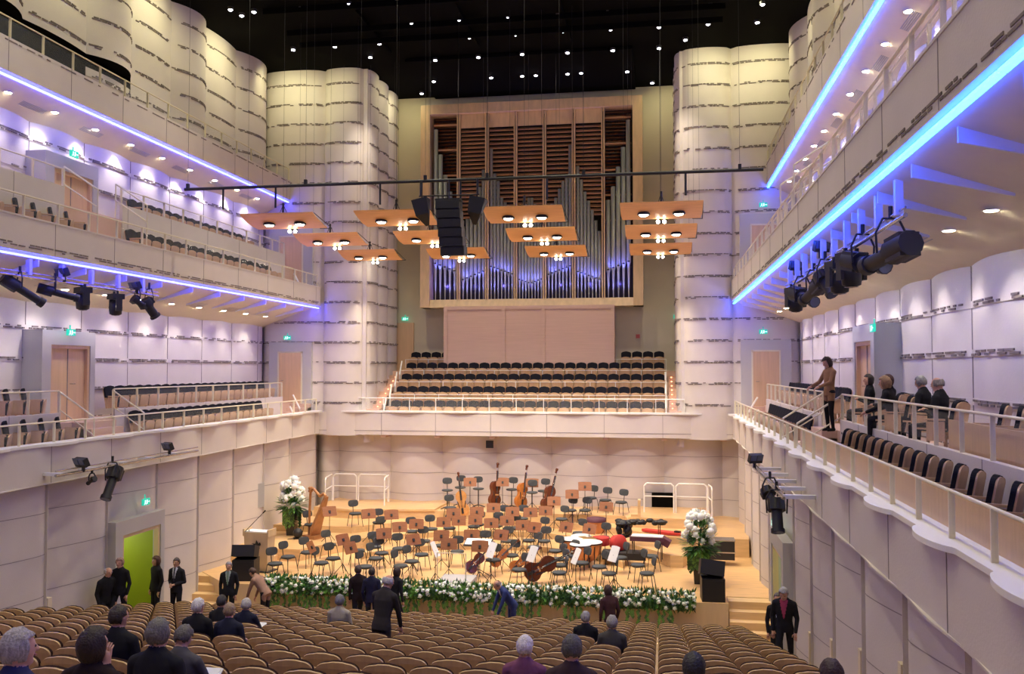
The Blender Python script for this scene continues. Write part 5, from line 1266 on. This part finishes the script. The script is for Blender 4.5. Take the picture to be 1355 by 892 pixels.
    # legs
    for s in (-1, 1):
        if sit: hp = pel+V(s*.09, 0, -.01); kn = V(s*.11, .42, .52); an = V(s*.11, .44, .09)
        elif pose == 'walk': hp = pel+V(s*.09, 0, -.03); kn = V(s*.10, .12*s+.06, .50); an = V(s*.09, .26*s-.02, .09)
        else: hp = pel+V(s*.09, 0, -.03); kn = V(s*.10, .02, .50); an = V(s*.11, -.02, .09)
        if skirt and not sit: pass
        cap(hp, kn, .092, .062, 'legs'); cap(kn, an, .060, .040, 'legs'); cap(an+V(0, -.02, -.04), an+V(0, .13, -.055), .042, .034, 'shoe')
    if not sit:      # jacket hem
        caps.append((T(-.08, 0, -.12), T(.08, 0, -.12), .135, .135, 'jacket' if not skirt else 'legs'))
    # union by voxel remesh
    me = bpy.data.meshes.new('body'); me.from_pydata(mb.v, [], mb.f); tmp = bpy.data.objects.new('body', me); COL.objects.link(tmp)
    md = tmp.modifiers.new('r', 'REMESH'); md.mode = 'VOXEL'; md.voxel_size = vox; md.use_smooth_shade = True
    sm = tmp.modifiers.new('s', 'SMOOTH'); sm.factor = .5; sm.iterations = 3
    dg = bpy.context.evaluated_depsgraph_get(); dg.update(); new = bpy.data.meshes.new_from_object(tmp.evaluated_get(dg)); bpy.data.objects.remove(tmp); bpy.data.meshes.remove(me)
    nf = len(new.polygons); cen = np.empty(nf*3, dtype=np.float32); new.polygons.foreach_get('center', cen); cen = cen.reshape(-1, 3); best = np.full(nf, 9e9); idx = np.zeros(nf, dtype=np.int32)
    order = {'jacket': 0, 'legs': 1, 'skin': 2, 'shoe': 3}
    for (a, b, ra, rb, t) in caps:
        a = np.array(a); b = np.array(b); ab = b-a; tt = np.clip(((cen-a)@ab)/max(1e-9, ab@ab), 0, 1); d = np.linalg.norm(cen-(a+tt[:, None]*ab), axis=1)-(ra+(rb-ra)*tt)
        k = d < best; best[k] = d[k]; idx[k] = order[t]
    if shirt is not None:      # shirt front between the lapels
        inv = np.array(TL.transposed()); loc_ = (cen-np.array(pel)) @ inv.T; k = (idx == 0) & (loc_[:, 1] > .05) & (loc_[:, 2] > .18) & (np.abs(loc_[:, 0]) < (loc_[:, 2]-.14)*.20) & (loc_[:, 2] < .58); idx[k] = 4
        k = (idx == 4) & (np.abs(loc_[:, 0]) < .018); idx[k] = 5
    vs = np.empty(len(new.vertices)*3, dtype=np.float32); new.vertices.foreach_get('co', vs); vs = vs.reshape(-1, 3)
    out = MB(); out.v = [tuple(p) for p in vs.tolist()]; out.f = [tuple(p.vertices) for p in new.polygons]; out.m = idx.tolist(); out.s = [True]*nf; bpy.data.meshes.remove(new)
    nb = len(fing.f); out.add(fing.v, fing.f, 2, True)
    for s in (-1, 1): out.ball(tuple(Hd(s*.033, .080, .012)), .0105, 6, 6)
    out.box(tuple(Hd(0, .090, -.052)), (.045, .012, .010), 0, 7, HR)
    o = out.build(name, [cloth(jacket), cloth(legs), SK['skin'], cloth((.01, .01, .01)), cloth(shirt or (.7, .7, .7)), cloth(tie or (.05, .05, .07)), SK['eye'], SK['lip']], None, loc, rz)
    o.scale = (H, H, H); tag(o, label, 'person', group)
    # hair
    if style != 'none':
        h = MB(); n1, n2 = 22, 32; ring = {}; sc = {'short': 1.05, 'bob': 1.18, 'wavy': 1.10, 'bald': 1.05, 'long': 1.25}[style]; lo = {'short': -.45, 'bob': -.95, 'wavy': -.5, 'bald': -.3, 'long': -1.3}[style]
        vs = []; keep = {}
        for i in range(n1+1):
            th = math.pi*i/n1
            for j in range(n2):
                ph = 2*math.pi*j/n2; x, y, z = math.sin(th)*math.cos(ph), math.sin(th)*math.sin(ph), math.cos(th)
                nz = 1+.09*noise.noise(V(x*2.5+len(label), y*2.5, z*2.5))+.05*noise.noise(V(x*9, y*9+len(label), z*5)); zz = z*(1.0 if z > 0 else (1.25 if style in ('bob', 'long') else 1)); tp = 1 if (z > -.05 or style in ('bob', 'long')) else 1+.32*(z+.05); vs.append(tuple(Hd(x*.079*sc*nz*tp, y*.096*sc*nz*tp-.012, zz*.113*(1+(sc-1)*.7)*nz+.004)))
                keep[(i, j)] = (z > lo-.1+.22*noise.noise(V(x*5, y*5+len(label), 0)) and not (y > .42 and z < .42) and not (style == 'short' and abs(x) > .75 and y > -.1 and z < .1) and not (style == 'bald' and z > .55 and y > -.75))
        fs = []
        for i in range(n1):
            for j in range(n2):
                q = [(i, j), (i, (j+1) % n2), (i+1, (j+1) % n2), (i+1, j)]
                if all(keep[k] for k in q): fs.append(tuple(a*n2+b for a, b in q))
        h.add(vs, fs, 0, True); ho = h.build('hair', hairm(hair), o)
        md = ho.modifiers.new('t', 'SOLIDIFY'); md.thickness = .012; md.offset = -1
    if paper:
        c = (wr[0]+wr[1])/2+V(0, .12, .03); m = MB(); t = Matrix.Rotation(.5, 3, 'X') ; m.box((0, 0, 0), (.30, .21, .012), 0, 0, t); m.box((.0, .0, .012), (.27, .19, .01), .1, 0, t)
        q = m.build('programme_sheet', 'paper', None, o.location+Matrix.Rotation(rz, 3, 'Z') @ (c*H), rz); tag(q, 'white open programme held by %s' % paper, 'paper')
    return o
SHADES = dict(black=(.014, .014, .017), charcoal=(.035, .033, .034), navy=(.03, .035, .09), brown=(.045, .022, .02))
def seated(u, v, label, drop=.35, lean=0, **k):
    i, j = near_seat(u, v, drop); y = YROW[i]
    X_ = float(atY(u, v, y+.03)[0]); X_ = min(max(X_, XCOL[j]-.12), XCOL[j]+.12)
    zt_ = float(atY(u, v, y+.03)[2]); fz = floor_z(y)-.045; k['H'] = min(1.09, max(.93, (zt_-fz)/1.252))
    return make_person((X_, y+.0, fz), k.pop('rz', 0), 'sit', label, lean=lean, **k)
seated(25, 858, 'grey-haired man in dark blue jacket at the bottom left corner', jacket=(.035, .04, .11), hair=(.34, .31, .30), style='wavy', turn=-35, vox=.011)
seated(125, 853, 'woman with dark brown hair resting her hand on her cheek', jacket=(.022, .012, .012), hair=(.022, .010, .007), style='bob', arms='cheek', turn=-25, vox=.011)
seated(158, 816, 'dark-haired man in black suit, seated a row ahead of the woman touching her cheek', hair=(.03, .02, .014), turn=-20, vox=.012)
seated(207, 838, 'large man with wavy grey hair in black suit, foreground left', hair=(.13, .12, .105), style='wavy', turn=-18, vox=.011, broad=1.05)
seated(241, 842, 'person in grey jacket holding a white programme, beside the wavy grey-haired man', jacket=(.09, .085, .09), hair=(.10, .09, .08), style='short', arms='fwd', nod=30, paper='the person in grey beside the wavy grey-haired man', drop=.35)
seated(263, 802, 'white-haired man in a dark suit beyond the left foreground rows', hair=(.60, .58, .56), turn=-15)
seated(294, 796, 'dark-haired man in dark suit in front of the blond woman', hair=(.035, .03, .025), jacket=(.02, .02, .02))
seated(304, 808, 'person with dark blond hair in a navy jacket', jacket=(.02, .022, .04), hair=(.28, .19, .11), style='short')
seated(325, 800, 'grey-haired person in navy holding a white sheet', jacket=(.02, .022, .04), hair=(.42, .40, .38), style='wavy', arms='fwd', paper='the grey-haired person in navy')
seated(450, 795, 'lone grey-haired person in pale collar near the stage garland', jacket=(.4, .36, .28), hair=(.16, .16, .18), style='wavy')
seated(775, 818, 'man with short grey hair in a black jacket, right of centre', hair=(.33, .31, .30))
seated(810, 824, 'grey-haired person in a grey jacket beside the blurred maroon visitor', jacket=(.07, .065, .06), hair=(.30, .28, .25), style='wavy')
seated(695, 860, 'white-haired person in a mauve jacket, bottom centre', jacket=(.20, .07, .13), hair=(.66, .62, .62), style='short', vox=.012)
seated(757, 858, 'person with dark grey hair in a brown top, bottom centre right', jacket=(.05, .028, .03), hair=(.075, .07, .065), style='short', vox=.012)
seated(918, 884, 'head with short dark hair at the bottom edge, right stalls', hair=(.02, .018, .016), style='short', vox=.012)
seated(1100, 893, 'head with dark reddish hair at the bottom edge near the right wall', hair=(.04, .018, .014), style='short')
def standing(u, v_head, z, X=None, h=1.75, **k):
    """place by head-top pixel and known height"""
    p = atZ(u, v_head, z+h); return (p[0], p[1], z)
ZF = ZFL
def wl(u, v, X, h):
    p = atX(u, v, X); z = p[2]-h; zf = ZFL
    for y in YROW:
        if p[1] < y+.33: zf = floor_z(y)-.12
    print('wl', u, 'feet', round(z, 2), 'floor', round(zf, 2)); return (X, p[1], zf if abs(z-zf) < .25 else z)
def pl(u, v, Y, h=1.75):
    p = atY(u, v, Y); zf = ZFL
    for y in YROW:
        if Y < y+.33: zf = floor_z(y)
    print('pl', u, 'height', round(p[2]-zf, 2)); return (p[0], Y, zf)
def fl(u, v, h=1.75, row=True):
    """standing on the sloping stalls floor: iterate on the floor height"""
    z = ZFL
    for _ in range(12):
        p = atZ(u, v, z+h); zi = ZFL
        for y in YROW:
            if p[1] < y+.33: zi = floor_z(y)
        z = z*.5+zi*.5
    zi = ZFL
    for y in YROW:
        if p[1] < y+.33: zi = floor_z(y)
    p = atZ(u, v, zi+h); return (p[0], p[1], zi)
make_person(pl(505, 766, 14.6), -.25, 'stand', 'man with white hair in dark suit standing bent forward among the seats', jacket=(.035, .030, .028), legs=(.04, .035, .035), hair=(.50, .48, .48), style='bald', lean=14, nod=8, turn=-25, arms='down', vox=.012)
make_person(pl(474, 740, 23.8), .6, 'walk', 'slim dark-clad figure walking before the garland, leftmost of three', hair=(.05, .03, .03), style='wavy', jacket=(.02, .012, .015))
make_person(pl(492, 757, 23.6), .1, 'stand', 'dark-haired man in navy suit behind the white-haired standing man', jacket=(.02, .02, .045), hair=(.03, .02, .02))
make_person(pl(522, 757, 23.75), -.5, 'walk', 'dark figure in black right of the white-haired standing man', hair=(.03, .015, .012), style='bob', lean=8)
make_person(pl(678, 778, 23.6), math.radians(120), 'stand', 'man in bright navy suit and violet tie stooping by the stage front', jacket=(.035, .05, .16), legs=(.03, .04, .12), hair=(.30, .2, .17), style='bald', shirt=(.6, .6, .65), tie=(.25, .05, .2), lean=38, nod=10, arms='down')
make_person(pl(808, 783, 22.6), .5, 'walk', 'dark-haired person in a maroon coat moving along the front rows', jacket=(.07, .028, .03), legs=(.03, .015, .015), hair=(.05, .022, .018), style='bob', lean=12)
make_person(pl(352, 752, 23.7), math.radians(75), 'stand', 'woman in beige-pink cardigan bending down by the flowers', jacket=(.30, .18, .13), legs=(.015, .015, .018), hair=(.06, .028, .018), style='short', lean=42, nod=10, arms='down')
make_person(pl(303, 742, 23.7), math.radians(190), 'stand', 'grey-haired man in black suit and light green tie before the left speakers', hair=(.30, .28, .27), style='short', shirt=(.35, .42, .35), tie=(.2, .3, .2), arms='rest')
make_person(wl(234, 737, -13.0, 1.78), math.radians(172), 'stand', 'man in dark suit with white shirt, hands joined, by the open doorway', jacket=(.02, .02, .026), hair=(.08, .06, .05), shirt=(.7, .7, .75), arms='front')
make_person(wl(207, 739, -13.45, 1.70), math.radians(150), 'stand', 'woman with long brown hair in black, left of the suited man', jacket=(.014, .012, .014), hair=(.07, .025, .018), style='long', arms='rest')
make_person(wl(159, 743, -13.3, 1.66), math.radians(180), 'walk', 'woman with short blond hair in black left of the green doorway', hair=(.32, .2, .13), style='wavy', jacket=(.012, .012, .014))
make_person(wl(139, 742, -13.55, 1.74), math.radians(-115), 'walk', 'grey-haired man in dark suit at the left wall, behind the blond woman', hair=(.45, .4, .38), style='bald', lean=12)
make_person(wl(1038, 783, 2.48, 1.62), math.radians(165), 'walk', 'grey-haired man in black suit with pink tie at the right wall', hair=(.42, .41, .40), style='wavy', shirt=(.4, .06, .12), tie=(.4, .06, .12), nod=25, lean=6)
make_person(wl(1029, 778, 2.66, 1.74), math.radians(170), 'stand', 'taller man in black suit behind the grey-haired man at right wall', hair=(.12, .10, .09), style='short', shirt=(.6, .6, .7))
# right balcony
seatGo = make_seat('gallery_chair', .48, 'seatwood2', 'seatfab2', .86, False); treeGo = subtree(seatGo); fgo = [True]
p = atX(1097, 478, mx(1, 9.15)); make_person((mx(1, 9.15), p[1]-.0, -1.36), math.radians(110), 'stand', 'woman in brown jacket and black trousers standing at the right balcony rail', jacket=(.28, .15, .085), legs=(.012, .01, .012), hair=(.04, .018, .012), style='bob', nod=25, arms='fwd', H=.93)
def balc(u, v, d, label, **k):
    X = mx(1, d); p = atX(u, v, X); rz = k.pop('rz', math.radians(38)); k['H'] = .94; zt = p[2]; make_person((X, p[1], -1.41), rz, 'sit', label, **k); lb = 'gallery seat occupied by the '+label.split(' seated')[0].split(' half')[0].split(' with bare')[0].split(' beside')[0]
    q = (X+.1*math.sin(rz), p[1]-.1*math.cos(rz), -1.36)
    if fgo[0]: fgo[0] = False; seatGo.location = q; seatGo.rotation_euler = (0, 0, rz); tag(seatGo, lb, 'theatre seat', 'occupied balcony seats')
    else: copy_tree(seatGo, q, rz, lb, None, treeGo)
    print('balc', round(zt, 2))
balc(1150, 505, 9.9, 'smiling dark-haired woman in black seated leftmost on the right balcony', hair=(.025, .012, .01), style='bob', turn=25, rz=math.radians(70), arms='fold', H=.96)
balc(1176, 507, 10.15, 'brown-haired person half hidden behind the blond woman on the balcony', hair=(.08, .03, .02), style='bob', rz=math.radians(50), H=.96)
balc(1183, 514, 9.7, 'blond woman in black with bare forearm leaning forward on the balcony', hair=(.30, .18, .09), style='bob', rz=math.radians(60), lean=14, arms='fwd', jacket=(.016, .014, .016), H=.96)
balc(1221, 511, 10.1, 'grey-haired woman in black beside the bald man on right balcony', hair=(.22, .21, .20), style='wavy', rz=math.radians(50), nod=15, arms='fold', H=.96)
balc(1243, 507, 9.8, 'balding man in black suit seated rightmost on the right balcony', hair=(.25, .22, .2), style='bald', rz=math.radians(50), nod=10, arms='fold', H=.98)
# folded bald head at the bottom edge
i, j = near_seat(1190, 905, .2); y = YROW[i]
place_stalls()
print('OBJECTS', len(COL.objects))
